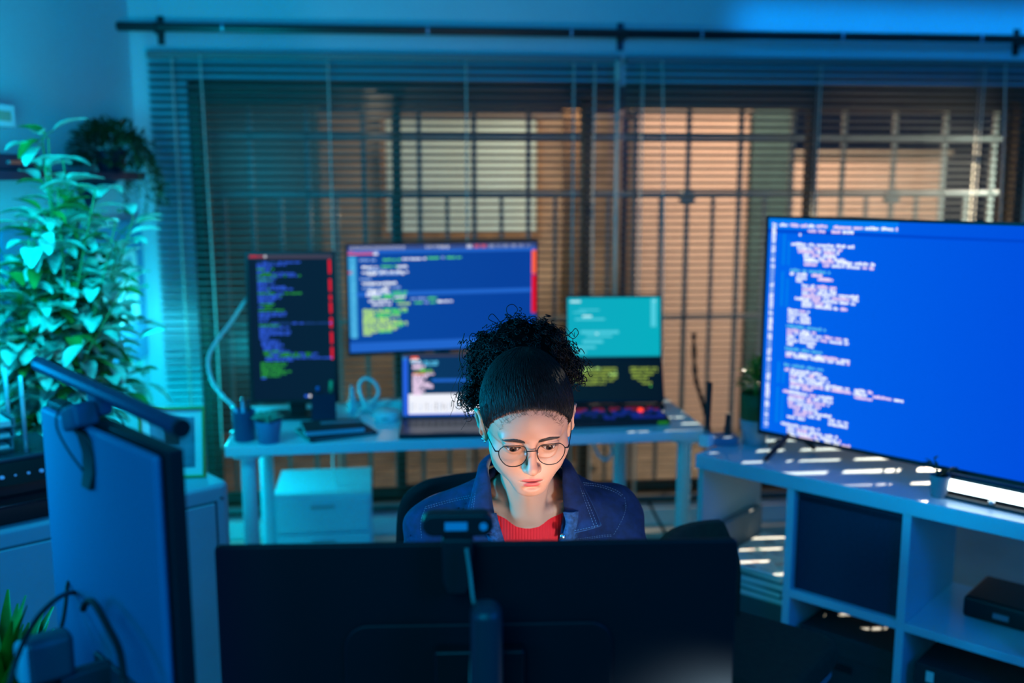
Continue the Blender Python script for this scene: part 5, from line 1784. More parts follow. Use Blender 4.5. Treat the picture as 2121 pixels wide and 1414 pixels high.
def head(f):
    H = lambda *p: hp(*p)

    def E(c, r, k=0.01, op='add', tilt=None):
        M = HMr
        if tilt is not None:
            T = tilt
            M = [list(v) for v in (Matrix(HMr).to_3x3().transposed() @ T).transposed()]
        f.ell(H(*c), r, k, op, M)

    E((0, -0.012, 0.032), (0.0755, 0.096, 0.086), 0.02)
    E((0, 0.022, 0.030), (0.066, 0.068, 0.055), 0.03)                # brow and forehead
    E((0, 0.027, -0.035), (0.0605, 0.056, 0.066), 0.03)               # mid face
    E((0, 0.034, -0.071), (0.0475, 0.048, 0.037), 0.025)              # jaw
    E((0, 0.071, -0.099), (0.024, 0.015, 0.014), 0.025)              # chin
    for s_ in (-1, 1):
        E((0.047 * s_, 0.050, -0.030), (0.020, 0.024, 0.017), 0.025)  # cheek bones
        E((0.030 * s_, 0.060, -0.048), (0.021, 0.021, 0.022), 0.02)   # cheeks
        E((0.048 * s_, 0.012, -0.062), (0.013, 0.026, 0.020), 0.03)   # jaw corners
        E((0.027 * s_, 0.079, 0.0155), (0.023, 0.011, 0.0075), 0.014)  # brow ridge
        E((0.0315 * s_, 0.098, -0.003), (0.0185, 0.013, 0.012), 0.016, 'cut')  # sockets
    # mouth mound, lips
    E((0, 0.070, -0.072), (0.030, 0.021, 0.021), 0.02)
    # nose
    f.cap(H(0, 0.086, 0.006), H(0, 0.1055, -0.033), 0.0064, 0.0080, 0.012)
    E((0, 0.1060, -0.0368), (0.0092, 0.0098, 0.0083), 0.008)
    for s_ in (-1, 1):
        E((0.0108 * s_, 0.0958, -0.0405), (0.0058, 0.0092, 0.0062), 0.007)
        E((0.0060 * s_, 0.1000, -0.0475), (0.0040, 0.0056, 0.0030), 0.002, 'cut')
        # eyelids over the ball, then the opening
        c = H(0.0315 * s_, 0.0745, -0.003)
        f.ell(c, (0.0147, 0.0142, 0.0140), 0.006)
        E((0.0315 * s_, 0.0845, 0.0060), (0.0165, 0.0055, 0.0030), 0.004)   # upper lid fold
        sl = f.sub(H(0.0315 * s_, 0.088, -0.003), 0.026)
        X, Y, Z = f.pts(sl)
        X, Y, Z = X - HO.x, Y - HO.y, Z - HO.z
        x = HMr[0][0] * X + HMr[0][1] * Y + HMr[0][2] * Z - 0.0315 * s_
        y = HMr[1][0] * X + HMr[1][1] * Y + HMr[1][2] * Z - 0.0745
        z = HMr[2][0] * X + HMr[2][1] * Y + HMr[2][2] * Z + 0.003
        u = x / 0.0142
        w = np.clip(1 - u * u, 0, 1)
        tl = 0.0008 * s_ * u                                            # outer corner slightly higher
        dd = np.maximum(z - (0.0036 * w ** 0.8 + tl), (-0.0068 * w + tl) - z) * 0.8
        dd = np.maximum(dd, (np.abs(u) - 1) * 0.014)
        dd = np.maximum(dd, 0.004 - y)
        f.put(sl, dd.astype(np.float32), 0.0012, 'cut')
    E((0, 0.0955, -0.0580), (0.0035, 0.004, 0.007), 0.004, 'cut')      # philtrum
    for s_ in (-1, 1):
        E((0.0070 * s_, 0.0875, -0.0668), (0.0115, 0.0058, 0.0038), 0.005)
    E((0, 0.0875, -0.0755), (0.0138, 0.0068, 0.0054), 0.006)
    for s_ in (-1, 0, 1):
        E((0.0115 * s_, 0.0955 - 0.003 * abs(s_), -0.0706 + 0.0010 * abs(s_)), (0.0105, 0.0075, 0.0008), 0.0020, 'cut')
    E((0, 0.092, -0.0855), (0.014, 0.006, 0.0040), 0.006, 'cut')
    # ears
    for s_ in (-1, 1):
        T = Matrix.Rotation(math.radians(-24 * s_), 3, 'Z')
        rim = [(0.074, 0.004, -0.026), (0.077, 0.008, -0.010), (0.081, 0.005, 0.008), (0.086, -0.006, 0.018), (0.089, -0.018, 0.014), (0.088, -0.022, -0.002), (0.084, -0.017, -0.018), (0.078, -0.007, -0.031), (0.074, 0.000, -0.036)]
        c = H(0.079 * s_, -0.006, -0.008)
        f.ell(c, (0.0065, 0.0150, 0.0240), 0.006, 'add', [list(v) for v in (Matrix(HMr).transposed() @ T).transposed()])
        for a_, b_ in zip(rim[:-1], rim[1:]):
            f.cap(H(a_[0] * s_, a_[1], a_[2]), H(b_[0] * s_, b_[1], b_[2]), 0.0036, 0.0036, 0.003)
        f.ell(H(0.086 * s_, -0.004, -0.006), (0.006, 0.009, 0.014), 0.004, 'cut', HMr)
        E((0.075 * s_, 0.001, -0.034), (0.0045, 0.007, 0.007), 0.004)
    # neck
    f.cap(H(0, -0.022, -0.045), NB + Vector((0, 0.01, -0.02)), 0.047, 0.052, 0.03)
    for s_ in (-1, 1):
        f.cap(H(0.058 * s_, -0.022, -0.045), Vector((0.030 + 0.016 * s_, 1.828, 0.968)), 0.011, 0.0085, 0.018)
        f.cap(Vector((0.030 + 0.018 * s_, 1.828, 0.962)), Vector((0.030 + 0.10 * s_, 1.868, 0.985)), 0.008, 0.009, 0.016)
    f.cap(H(0, 0.02, -0.075), Vector((0.03, 1.835, 0.97)), 0.024, 0.020, 0.03)


def steps(parts):
    out = []
    for a, b, h in parts:
        n = max(1, int(round((b - a) / h)))
        out += list(np.linspace(a, b, n, endpoint=False))
    out.append(parts[-1][1])
    return np.array(out)


hx, hy = HO.x, HO.y
body = Field(steps([(-0.36, hx - 0.10, 0.010), (hx - 0.10, hx + 0.10, 0.00125), (hx + 0.10, 0.40, 0.010)]),
             steps([(1.40, 1.605, 0.010), (1.605, 1.70, 0.00125), (1.70, 1.78, 0.0018), (1.78, 1.90, 0.0035), (1.90, 2.18, 0.010)]),
             steps([(0.0, 0.90, 0.012), (0.90, 1.03, 0.004), (1.03, 1.19, 0.00125), (1.19, 1.29, 0.003)]))
torso(body)
legs(body)
head(body)
BV, BF = body.mesh()
del body
hl = (BV - np.array(HO)) @ np.array(HM)                # head axes of every point
face_w = np.where((np.abs(hl[:, 0]) < 0.12) & (hl[:, 2] > -0.14), 0.6, 1.0)
BV = relax(BV, BF, 2, 0.45, face_w)

# hands on the keyboard: palm, four bent fingers, thumb
HV, HF = [], []
for s_, W_ in ((-1, WRL), (1, WRR)):
    f = Field(np.arange(W_.x - 0.09, W_.x + 0.09, 0.0025), np.arange(W_.y - 0.215, W_.y + 0.03, 0.0025), np.arange(0.75, 0.85, 0.0025))
    f.cap(W_ + Vector((0, 0.03, 0)), W_ + Vector((0.01 * -s_, -0.025, 0.002)), 0.0235, 0.022, 0.01)
    pc_ = W_ + Vector((0.014 * -s_, -0.065, 0.004))
    f.ell(pc_, (0.037, 0.050, 0.0135), 0.014)
    for i, (ox, ln_) in enumerate(((-0.029, 0.78), (-0.0098, 0.95), (0.0098, 1.0), (0.029, 0.90))):
        ox = ox * (1 if s_ < 0 else -1) * 1.0
        b = pc_ + Vector((ox, -0.038 - 0.006 * (1 - abs(ox) / 0.03), 0.003))
        k1 = b + Vector((ox * 0.12, -0.036 * ln_, 0.006 - 0.002 * i))
        k2_ = k1 + Vector((ox * 0.05, -0.020 * ln_, -0.010 - 0.0015 * (i % 2)))
        k3 = k2_ + Vector((0, -0.009 * ln_, -0.017))
        k3.z = max(k3.z, 0.7715)
        f.cap(b, k1, 0.0092, 0.0082, 0.005)
        f.cap(k1, k2_, 0.0082, 0.0074, 0.002)
        f.cap(k2_, k3, 0.0074, 0.0066, 0.002)
    t0_ = pc_ + Vector((0.030 * -s_, 0.024, -0.004))
    t1_ = t0_ + Vector((0.022 * -s_, -0.028, -0.004))
    t2_ = t1_ + Vector((0.006 * -s_, -0.026, -0.007))
    f.cap(t0_, t1_, 0.012, 0.0098, 0.012)
    f.cap(t1_, t2_, 0.0095, 0.0078, 0.003)
    v, q = f.mesh()
    v = relax(v, q, 1, 0.4)
    HF.append(q + len(BV) + sum(len(a) for a in HV))
    HV.append(v)
AV = np.concatenate([BV] + HV)
AF = np.concatenate([BF] + HF)

SKIN = mat('skin_warm_brown', (0.42, 0.225, 0.145), 0.46, spec=0.4, sss=0.12, bump=0.12, bscale=900)
nt = SKIN.node_tree
bs = nt.nodes['Principled BSDF']
at = nt.nodes.new('ShaderNodeAttribute')
at.attribute_name = 'lip'
mxn = nt.nodes.new('ShaderNodeMix')
mxn.data_type = 'RGBA'
mxn.inputs[6].default_value = (0.42, 0.225, 0.145, 1)
mxn.inputs[7].default_value = (0.42, 0.075, 0.065, 1)
nt.links.new(at.outputs['Fac'], mxn.inputs[0])
nt.links.new(mxn.outputs[2], bs.inputs['Base Color'])

woman = bpy.data.objects.new('person', None)
COL.objects.link(woman)
woman.location = (0.028, 2.0, 0)
tag(woman, 'seated woman in round glasses, denim jacket and red top looking down, dark curls tied up', 'person')
woman['label'] = 'seated woman in round glasses, denim jacket and red top looking down'
WINV = Matrix.Translation(woman.location).inverted()
OFF = np.array(woman.location)


def on_woman(o):
    o.parent = woman
    o.matrix_parent_inverse = WINV
    return o


skin = on_woman(np_mesh('body', AV, AF, SKIN))
hl = (AV - np.array(HO)) @ np.array(HM)
lx, ly, lz = hl[:, 0], hl[:, 1], hl[:, 2]


def lipmask(cx, cz, rx, rz):
    q = np.sqrt(((np.abs(lx) - cx) / rx) ** 2 + ((lz - cz) / rz) ** 2)
    return np.clip((1.0 - q) / 0.22 + 0.3, 0, 1)


lip = np.maximum(lipmask(0.0055, -0.0672, 0.0130, 0.0042), lipmask(0.0, -0.0756, 0.0155, 0.0056)) * (ly > 0.070)
at_ = skin.data.attributes.new('lip', 'FLOAT', 'POINT')
at_.data.foreach_set('value', lip.astype(np.float32))
bvh = BVHTree.FromPolygons([tuple(v) for v in BV], [tuple(int(i) for i in q) for q in BF])


def onface(x, z, out=0.0):
    """point on the face in front of head coordinates x, z"""
    a = hp(x, 0.2, z)
    d = HM @ Vector((0, -1, 0))
    h = bvh.ray_cast(a, d)
    if h[0] is None:
        return hp(x, 0.08, z)
    return h[0] - d * out


# eyes
EYEM = [mat('eye_white', (0.45, 0.42, 0.40), 0.12, spec=0.6), mat('iris_dark_brown', (0.045, 0.022, 0.012), 0.1, spec=0.8), mat('pupil_black', (0.002, 0.002, 0.002), 0.08, spec=0.8)]
for s_ in (-1, 1):
    c = hp(0.0315 * s_, 0.0745, -0.003)
    g = HM @ Vector((0.02 * s_ * 0 + 0.01, math.cos(math.radians(13)), -math.sin(math.radians(13))))
    q = Vector((0, 0, 1)).rotation_difference(g)
    m = MB()
    n, k = 28, 26
    ang = [0.0001] + [math.radians(a) for a in (6, 12, 13, 18, 24, 32, 33.5)] + [math.radians(33.5 + (180 - 33.5) * i / 17) for i in range(1, 18)]
    vs = []
    for a in ang:
        for j in range(n):
            t = 2 * math.pi * j / n
            rr_ = 0.0122 + (0.0004 if a < 0.5 else 0)
            vs.append(c + q @ (Vector((math.sin(a) * math.cos(t), math.sin(a) * math.sin(t), math.cos(a))) * rr_))
    m.v = [tuple(p) for p in vs]
    for i in range(len(ang) - 1):
        mi = 2 if ang[i + 1] <= math.radians(12.5) else (1 if ang[i + 1] <= math.radians(32.5) else 0)
        for j in range(n):
            a, b = i * n + j, i * n + (j + 1) % n
            m.f.append((a, b, b + n, a + n))
            m.mi.append(mi)
    on_woman(m.build('eye', EYEM, smooth=True))
# lashes and brows
HAIRM = mat('hair_black_brown', (0.006, 0.0045, 0.004), 0.5, spec=0.2)
COREM = mat('hair_core', (0.004, 0.003, 0.003), 0.9, spec=0.0)
BROWM = mat('brow_dark', (0.018, 0.010, 0.007), 0.6)
m = MB()
rr = random.Random(101)
for s_ in (-1, 1):
    for i in range(30):
        u = -0.95 + 1.9 * i / 29
        w = max(0, 1 - u * u)
        z0_ = -0.003 + 0.0038 * w ** 0.8 + 0.0008 * s_ * u
        p0 = onface(0.0315 * s_ + u * 0.0140, z0_ + 0.0010, -0.0003)
        o_ = u * s_
        d1 = HM @ Vector((0.35 * u, 0.95, -0.25))
        d2 = HM @ Vector((0.6 * u, 0.7, 0.35))
        L_ = 0.0050 + 0.0022 * max(0, o_)
        m.tube([p0, p0 + d1 * L_ * 0.5, p0 + d1 * L_ * 0.5 + d2 * L_ * 0.55], [0.00034, 0.00026, 0.0001], 4)
for s_ in (-1, 1):
    ln_ = []
    for i in range(25):
        u = -0.98 + 1.96 * i / 24
        w = max(0, 1 - u * u)
        ln_.append(onface(0.0315 * s_ + u * 0.0142, -0.003 + 0.0037 * w ** 0.8 + 0.0008 * s_ * u + 0.0009, 0.0001))
    m.tube(ln_, [0.0003] + [0.00075] * 23 + [0.0004], 5)
on_woman(m.build('eyelashes', BROWM, smooth=True, fix=False))
for s_ in (-1, 1):
    m = MB()
    for i in range(600):
        u = rr.random()
        x = 0.0115 + 0.033 * u
        zc = 0.0122 + 0.0058 * math.sin(math.pi * min(1, u * 0.62 + 0.06)) ** 1.2 - 0.003 * u * u
        th = 0.0058 * (1 - 0.75 * max(0, (u - 0.45) / 0.55)) * (0.6 + 0.4 * min(1, u / 0.2))
        z = zc + rr.uniform(-0.5, 0.5) * th
        L_ = 0.0058
        ang_ = math.radians(62 - 56 * min(1, u * 1.6)) + rr.uniform(-0.2, 0.2)
        p0 = onface(x * s_, z, 0.0002)
        p1 = onface((x + math.cos(ang_) * L_) * s_, z + math.sin(ang_) * L_ * 0.6, 0.0007)
        m.tube([p0, p0.lerp(p1, 0.5) + (HM @ Vector((0, 0.0004, 0))), p1], [0.0004, 0.00036, 0.00015], 4)
    on_woman(m.build('eyebrow', BROWM, smooth=True, fix=False))

# ---- hair: swept-up cap, strands over it, curly puff
cx_ = Field(np.arange(-0.10, 0.10, 0.0025), np.arange(-0.125, 0.105, 0.0025), np.arange(-0.09, 0.135, 0.0025))
cx_.ell((0, -0.012, 0.034), (0.0785, 0.100, 0.0895), 0.01)
cx_.ell((0, 0.020, 0.035), (0.0700, 0.070, 0.058), 0.03)
X, Y, Z = cx_.pts((slice(None),) * 3)
az = np.degrees(np.arctan2(np.abs(X), Y + 0.0 * Z))
hline = np.interp(az, [0, 14, 28, 42, 52, 60, 70, 80, 92, 110, 130, 180], [0.0665, 0.0645, 0.0560, 0.040, 0.024, 0.006, -0.006, 0.004, 0.006, -0.014, -0.05, -0.062])
hline = hline + 0.0006 * np.sin(az * 0.9)
cut = (hline - Z).astype(np.float32)
k = 0.010
h = np.maximum(k - np.abs(cx_.D - cut), 0) / k
cx_.D = np.maximum(cx_.D, cut) + h * h * k * 0.25
CV, CF = cx_.mesh()
CV = relax(CV, CF, 2, 0.5)
capbvh = BVHTree.FromPolygons([tuple(v) for v in CV], [tuple(int(i) for i in q) for q in CF])
CW = np.array(HO) + CV @ np.array(HM).T
HAIRC = bpy.data.materials.new('hair_cap')
HAIRC.use_nodes = True
nt = HAIRC.node_tree
b_ = nt.nodes['Principled BSDF']
b_.inputs['Base Color'].default_value = (0.008, 0.006, 0.005, 1)
b_.inputs['Roughness'].default_value = 0.55
b_.inputs['Specular IOR Level'].default_value = 0.25
at2 = nt.nodes.new('ShaderNodeAttribute')
at2.attribute_name = 'fade'
nz = nt.nodes.new('ShaderNodeTexNoise')
nz.inputs['Scale'].default_value = 900
tc2 = nt.nodes.new('ShaderNodeTexCoord')
nt.links.new(tc2.outputs['Object'], nz.inputs['Vector'])
sm = nt.nodes.new('ShaderNodeMath')
sm.operation = 'SUBTRACT'
nt.links.new(at2.outputs['Fac'], sm.inputs[0])
nt.links.new(nz.outputs['Fac'], sm.inputs[1])
ml = nt.nodes.new('ShaderNodeMath')
ml.operation = 'MULTIPLY_ADD'
ml.use_clamp = True
ml.inputs[1].default_value = 4.0
ml.inputs[2].default_value = 0.5
nt.links.new(sm.outputs[0], ml.inputs[0])
nt.links.new(ml.outputs[0], b_.inputs['Alpha'])
hair = on_woman(np_mesh('hair', CW, CF[:, ::-1], HAIRC))
az2 = np.degrees(np.arctan2(np.abs(CV[:, 0]), CV[:, 1]))
h2 = np.interp(az2, [0, 14, 28, 42, 52, 60, 70, 80, 92, 110, 130, 180], [0.0665, 0.0645, 0.0560, 0.040, 0.024, 0.006, -0.006, 0.004, 0.006, -0.014, -0.05, -0.062])
fa = hair.data.attributes.new('fade', 'FLOAT', 'POINT')
fa.data.foreach_set('value', np.clip((CV[:, 2] - h2 + 0.001) / 0.016, 0.0, 1.0).astype(np.float32))
hair['label'] = 'black curly hair swept up into a puff'
BUN = Vector((0.0, -0.055, 0.115))


def capr(d):
    h = capbvh.ray_cast(Vector((0, -0.012, 0.03)) + d * 0.3, -d)
    return None if h[0] is None else h[0]


m = MB()
rr = random.Random(111)
c0 = Vector((0, -0.012, 0.03))
bd_ = (BUN - c0).normalized()
for i in range(2200):
    a = rr.uniform(-math.pi, math.pi)
    az_ = abs(math.degrees(a))
    zl = float(np.interp(az_, [0, 14, 28, 42, 52, 60, 70, 80, 92, 110, 130, 180], [0.0665, 0.0645, 0.0560, 0.040, 0.024, 0.006, -0.006, 0.004, 0.006, -0.014, -0.05, -0.062]))
    zl += rr.uniform(-0.006, 0.012) if az_ < 60 else rr.uniform(0.0, 0.012)
    st_ = Vector((math.sin(a) * 0.08, math.cos(a) * 0.09, zl))
    d0 = (st_ - c0).normalized()
    pts = []
    wv, ph = rr.uniform(0.001, 0.0038), rr.uniform(0, 6)
    t1 = rr.uniform(0.6, 1.0)
    t00 = rr.uniform(0, 0.35) if rr.random() < 0.5 else 0
    for k_ in range(13):
        t = t00 + (t1 - t00) * k_ / 12
        d = d0.slerp(bd_, t) if d0.dot(bd_) > -0.99 else d0
        p = capr(d)
        if p is None or (k_ < 3 and (p - c0).length < 0.05):
            continue
        side = d.cross(Vector((0, 0, 1)))
        pts.append(hp(*(p + d * (0.0002 + min(1.0, k_ / 5) * (0.0012 + 0.0014 * math.sin(k_ * 1.1 + ph))) + side * wv * math.sin(k_ * 1.6 + ph))))
    if len(pts) > 3:
        m.tube(pts, [0.0002, 0.0005] + [0.0008] * (len(pts) - 3) + [0.0004], 4, cap=False)
# fine short hairs along the forehead edge
for i in range(190):
    a = math.radians(rr.uniform(-50, 50))
    zl = float(np.interp(abs(math.degrees(a)), [0, 14, 28, 42, 52, 60], [0.0665, 0.0645, 0.0560, 0.040, 0.024, 0.006])) + rr.uniform(-0.0045, 0.006)
    x = math.sin(a) * 0.072
    p0 = onface(x, zl, 0.0002)
    dx = rr.uniform(-0.005, 0.005)
    dx = rr.uniform(-0.010, 0.010)
    p1 = onface(x * 1.01 + dx, zl + rr.uniform(0.002, 0.008), rr.uniform(0.0006, 0.0024))
    m.tube([p0, p0.lerp(p1, 0.5) + (HM @ Vector((0, 0.001, 0))), p1], [0.00008, 0.00014, 0.00008], 3, cap=False)
s1 = m.build('swept_strands', HAIRM, smooth=True, fix=False)
on_woman(s1)

PUFFS = [((1082, 742), 74, 0.085), ((1010, 765), 42, 0.085), ((986, 815), 24, 0.080), ((1150, 742), 40, 0.085), ((1176, 765), 20, 0.08), ((1070, 705), 48, 0.10), ((1122, 706), 42, 0.10), ((1016, 728), 40, 0.10), ((1040, 735), 44, 0.065), ((1120, 735), 44, 0.065)]
core, m = MB(), MB()
rr = random.Random(121)
allc = []
for (pp_, rpx, dy) in PUFFS:
    y_ = HO.y + dy
    c = P(pp_[0], pp_[1], y_)
    R_ = rpx * y_ / 2000.0
    allc.append((c, R_))
    core.ball(c, (R_ * 0.93, R_ * 0.80, R_ * 0.93), 20, 12)
core.build('puff_core', COREM, smooth=True, fix=False)
on_woman(bpy.data.objects['puff_core'])
PC = allc[0][0]
for i in range(2000):
    c, R_ = allc[min(len(allc) - 1, int(rr.random() ** 0.8 * len(allc)))]
    while True:
        d = Vector((rr.uniform(-1, 1), rr.uniform(-1, 1), rr.uniform(-1, 1)))
        if 0.05 < d.length < 1:
            break
    d = d.normalized()
    out = (d + (c - PC).normalized() * 0.35 if (c - PC).length > 0.01 else d).normalized()
    b0 = c + Vector((d.x, d.y * 0.9, d.z)) * R_ * rr.uniform(0.70, 0.95)
    long_ = rr.random() < 0.12
    L_ = (rr.uniform(0.026, 0.042) if long_ else rr.uniform(0.012, 0.024))
    droop = rr.uniform(0.2, 0.9)
    cr_r = rr.uniform(0.0022, 0.0050)
    turns = L_ / rr.uniform(0.008, 0.014)
    ph = rr.uniform(0, 6.28)
    sd = out.cross(Vector((rr.uniform(-1, 1), rr.uniform(-1, 1), rr.uniform(-1, 1)))).normalized()
    sd2 = out.cross(sd)
    n_ = int(9 * turns) + 8
    pts = []
    for k_ in range(n_):
        t = k_ / (n_ - 1)
        ctr_ = b0 + out * L_ * t * (1 - 0.25 * t * droop) + Vector((0, 0, -0.6)) * L_ * droop * t * t
        a = ph + 2 * math.pi * turns * t
        e = cr_r * min(1, t * 3 + 0.3)
        pts.append(ctr_ + sd * math.cos(a) * e + sd2 * math.sin(a) * e)
    rad = rr.uniform(0.00055, 0.00095)
    m.tube(pts, [rad] * (n_ - 1) + [rad * 0.4], 4, cap=False)
# loose curls hanging at the left side and stray hairs
for (pts_, rad) in (([(962, 690), (951, 735), (957, 770), (949, 800), (958, 830), (972, 848), (985, 838), (978, 822)], 0.0008), ([(975, 790), (966, 820), (976, 842), (992, 850), (1000, 868), (988, 872)], 0.0007),
                    ([(958, 760), (944, 790), (934, 815), (940, 838), (932, 862)], 0.00035), ([(968, 815), (958, 845), (966, 870), (955, 890)], 0.0003), ([(1072, 662), (1052, 650), (1050, 636), (1062, 630), (1072, 641), (1063, 655)], 0.0007), ([(1085, 668), (1102, 655), (1112, 660), (1104, 672)], 0.0007),
                    ([(1165, 700), (1182, 690), (1192, 680), (1198, 690), (1188, 701), (1176, 694)], 0.0007), ([(1168, 720), (1190, 712), (1198, 726), (1190, 742)], 0.0006), ([(1180, 740), (1200, 752), (1206, 775), (1198, 790)], 0.0006), ([(1150, 672), (1170, 676), (1180, 688)], 0.0004), ([(1030, 670), (1012, 660), (1020, 650), (1034, 664)], 0.0007),
                    ([(1000, 705), (980, 690), (972, 702), (984, 714)], 0.0008), ([(985, 735), (962, 722), (958, 740), (972, 748)], 0.0008)):
    m.tube(smooth_path([P(px, py, HO.y + 0.085) for px, py in pts_], 7), rad, 4, cap=False)
on_woman(m.build('curls', HAIRM, smooth=True, fix=False))

# ---- glasses
GLM = mat('glasses_wire_black', (0.012, 0.010, 0.012), 0.3, metal=0.7)
glasses = bpy.data.objects.new('glasses', None)
COL.objects.link(glasses)
on_woman(glasses)
LN = [(-.94, .56), (-.61, .92), (-.11, .99), (.53, .96), (.86, .78), (.99, .37), (.96, -.21), (.74, -.69), (.31, -.98), (-.26, -1), (-.61, -.79), (-.9, -.31), (-1, .17)]
GY, GZ = 0.1005, -0.0085
for s_ in (-1, 1):
    ctrl = [(0.0328 * s_ + (-s_) * u * 0.0240, GY - 0.004 * abs(u * -1 + 0) * 0 - 0.0045 * max(0, -u), GZ + v * 0.0212) for u, v in LN]
    loop = [Vector(p) for p in ctrl]
    n_ = len(loop)
    fine = []
    for i in range(n_):
        p0, p1, p2, p3 = loop[i - 1], loop[i], loop[(i + 1) % n_], loop[(i + 2) % n_]
        for k_ in range(5):
            t = k_ / 5
            fine.append(0.5 * ((2 * p1) + (p2 - p0) * t + (2 * p0 - 5 * p1 + 4 * p2 - p3) * t * t + (3 * p1 - p0 - 3 * p2 + p3) * t ** 3))
    W_ = [hp(*p) for p in fine]
    m = MB()
    m.tube(W_ + [W_[0], W_[1]], 0.00085, 8, cap=False)
    o = m.build('rim', GLM, smooth=True)
    o.parent = glasses
    m = MB()
    m.add(W_, [tuple(range(len(W_)))])
    o = m.build('lens', clear('spectacle_lens', (0.97, 0.97, 0.96), 0.05), fix=False)
    o.parent = glasses
    m = MB()
    hx_ = 0.0328 * s_ + s_ * 0.0235
    m.tube([hp(hx_, GY - 0.004, GZ + 0.009), hp(hx_ + 0.006 * s_, GY - 0.006, GZ + 0.0085), hp(hx_ + 0.0085 * s_, GY - 0.010, GZ + 0.011)], 0.0013, 8)
    m.tube(smooth_path([hp(hx_ + 0.0085 * s_, GY - 0.010, GZ + 0.011), hp(0.0735 * s_, 0.05, GZ + 0.013), hp(0.0785 * s_, 0.008, 0.007), hp(0.080 * s_, -0.012, 0.000)], 6), 0.0008, 8)
    o = m.build('temple_arm', GLM, smooth=True)
    o.parent = glasses
    m = MB()
    m.ball(hp(0.0098 * s_, GY - 0.007, GZ - 0.002), 0.0026, 10, 7)
    m.tube([hp(0.0105 * s_, GY, GZ + 0.004), hp(0.0105 * s_, GY - 0.006, GZ)], 0.0005, 6)
    o = m.build('nose_pad', mat('pad_clear', (0.5, 0.45, 0.42), 0.2), smooth=True, fix=False)
    o.parent = glasses
m = MB()
m.tube(smooth_path([hp(-0.0100, GY, GZ + 0.0085), hp(-0.004, GY + 0.0015, GZ + 0.0095), hp(0.004, GY + 0.0015, GZ + 0.0095), hp(0.0100, GY, GZ + 0.0085)], 5), 0.0010, 8)
o = m.build('bridge', GLM, smooth=True)
o.parent = glasses
for i, (px, py) in enumerate(((1004, 914), (1009, 917), (1013, 911))):
    q = hp(-0.0795 + 0.002 * i, 0.002 + 0.004 * i, -0.036 + 0.002 * (i % 2))
    on_woman(MB().ball(q, 0.0026, 10, 7).build('earring', STEEL, smooth=True))

# ---- red top
sf = Field(np.arange(-0.14, 0.20, 0.0035), np.arange(1.74, 2.07, 0.0035), np.arange(0.50, 1.04, 0.0035))
torso(sf, 0.0035, arms=False)
X, Y, Z = sf.pts((slice(None),) * 3)
cut = (Z - (0.9525 + 5.5 * (X - 0.021) ** 2 + 0.55 * (Y - 1.82))).astype(np.float32)
sf.D = np.maximum(np.maximum(sf.D, cut * 0.85), (Z - 0.985).astype(np.float32))
SV, SF = sf.mesh()
SV = relax(SV, SF, 1, 0.4)
RED = mat('red_rib_knit', (0.68, 0.004, 0.008), 0.8)
nt = RED.node_tree
wv_ = nt.nodes.new('ShaderNodeTexWave')
wv_.inputs['Scale'].default_value = 55
tc = nt.nodes.new('ShaderNodeTexCoord')
nt.links.new(tc.outputs['Object'], wv_.inputs['Vector'])
bp_ = nt.nodes.new('ShaderNodeBump')
bp_.inputs['Strength'].default_value = 0.35
bp_.inputs['Distance'].default_value = 0.002
nt.links.new(wv_.outputs['Fac'], bp_.inputs['Height'])
nt.links.new(bp_.outputs['Normal'], nt.nodes['Principled BSDF'].inputs['Normal'])
on_woman(np_mesh('red_top', SV, SF, RED))
sbvh = BVHTree.FromPolygons([tuple(v) for v in SV], [tuple(int(i) for i in q) for q in SF])
m = MB()
pts = []
for i in range(25):
    x = -0.075 + 0.20 * i / 24
    z = 0.9525 + 5.5 * (x - 0.021) ** 2
    yb = 1.80
    for it_ in range(3):
        hh = sbvh.ray_cast(Vector((x, 1.5, z - 0.002 + 0.55 * (yb - 1.82))), Vector((0, 1, 0)))
        if hh[0] is None:
            break
        yb = hh[0].y
    if hh[0] is not None:
        pts.append(Vector((x, yb, z + 0.55 * (yb - 1.82) - 0.0005)))
m.tube(pts, 0.0022, 8)
on_woman(m.build('neckband', RED, smooth=True, fix=False))

# ---- denim jacket
DENIM = mat('denim_blue', (0.0025, 0.013, 0.062), 0.85, noise=0.35, nscale=70, bump=0.5, bscale=1400)
DENIMW = mat('denim_worn_edge', (0.016, 0.05, 0.13), 0.85, noise=0.5, nscale=160, bump=0.5, bscale=1400)
STITCH = mat('pale_stitching', (0.13, 0.20, 0.30), 0.8)
jf = Field(np.arange(-0.36, 0.40, 0.0048), np.arange(1.52, 2.09, 0.0048), np.arange(0.46, 1.07, 0.0048))
torso(jf, 0.015)
X, Y, Z = jf.pts((slice(None),) * 3)
fold = 0.0022 * np.sin(34 * X + 55 * Z + 3 * np.sin(20 * Y)) * np.clip(np.abs(X - 0.03) / 0.1, 0, 1) + 0.0018 * np.sin(70 * Z - 40 * X + 25 * Y)
jf.D = jf.D - fold.astype(np.float32)
inner = Field(*jf.ax)
torso(inner, 0.0045)
jf.D = np.maximum(jf.D, -inner.D)
wdt = np.interp(Z, [0.50, 0.80, 0.90, 0.96, 1.03], [0.03, 0.045, 0.056, 0.066, 0.085])
op_ = np.maximum(np.abs(X - 0.031) - wdt, Y - 1.90)
jf.D = np.maximum(jf.D, -op_.astype(np.float32))
nk = np.sqrt((X - 0.03) ** 2 + (Y - 1.90) ** 2) - 0.064 + 0 * Z
jf.D = np.where(Z > 0.97, np.maximum(jf.D, -nk.astype(np.float32)), jf.D).astype(np.float32)
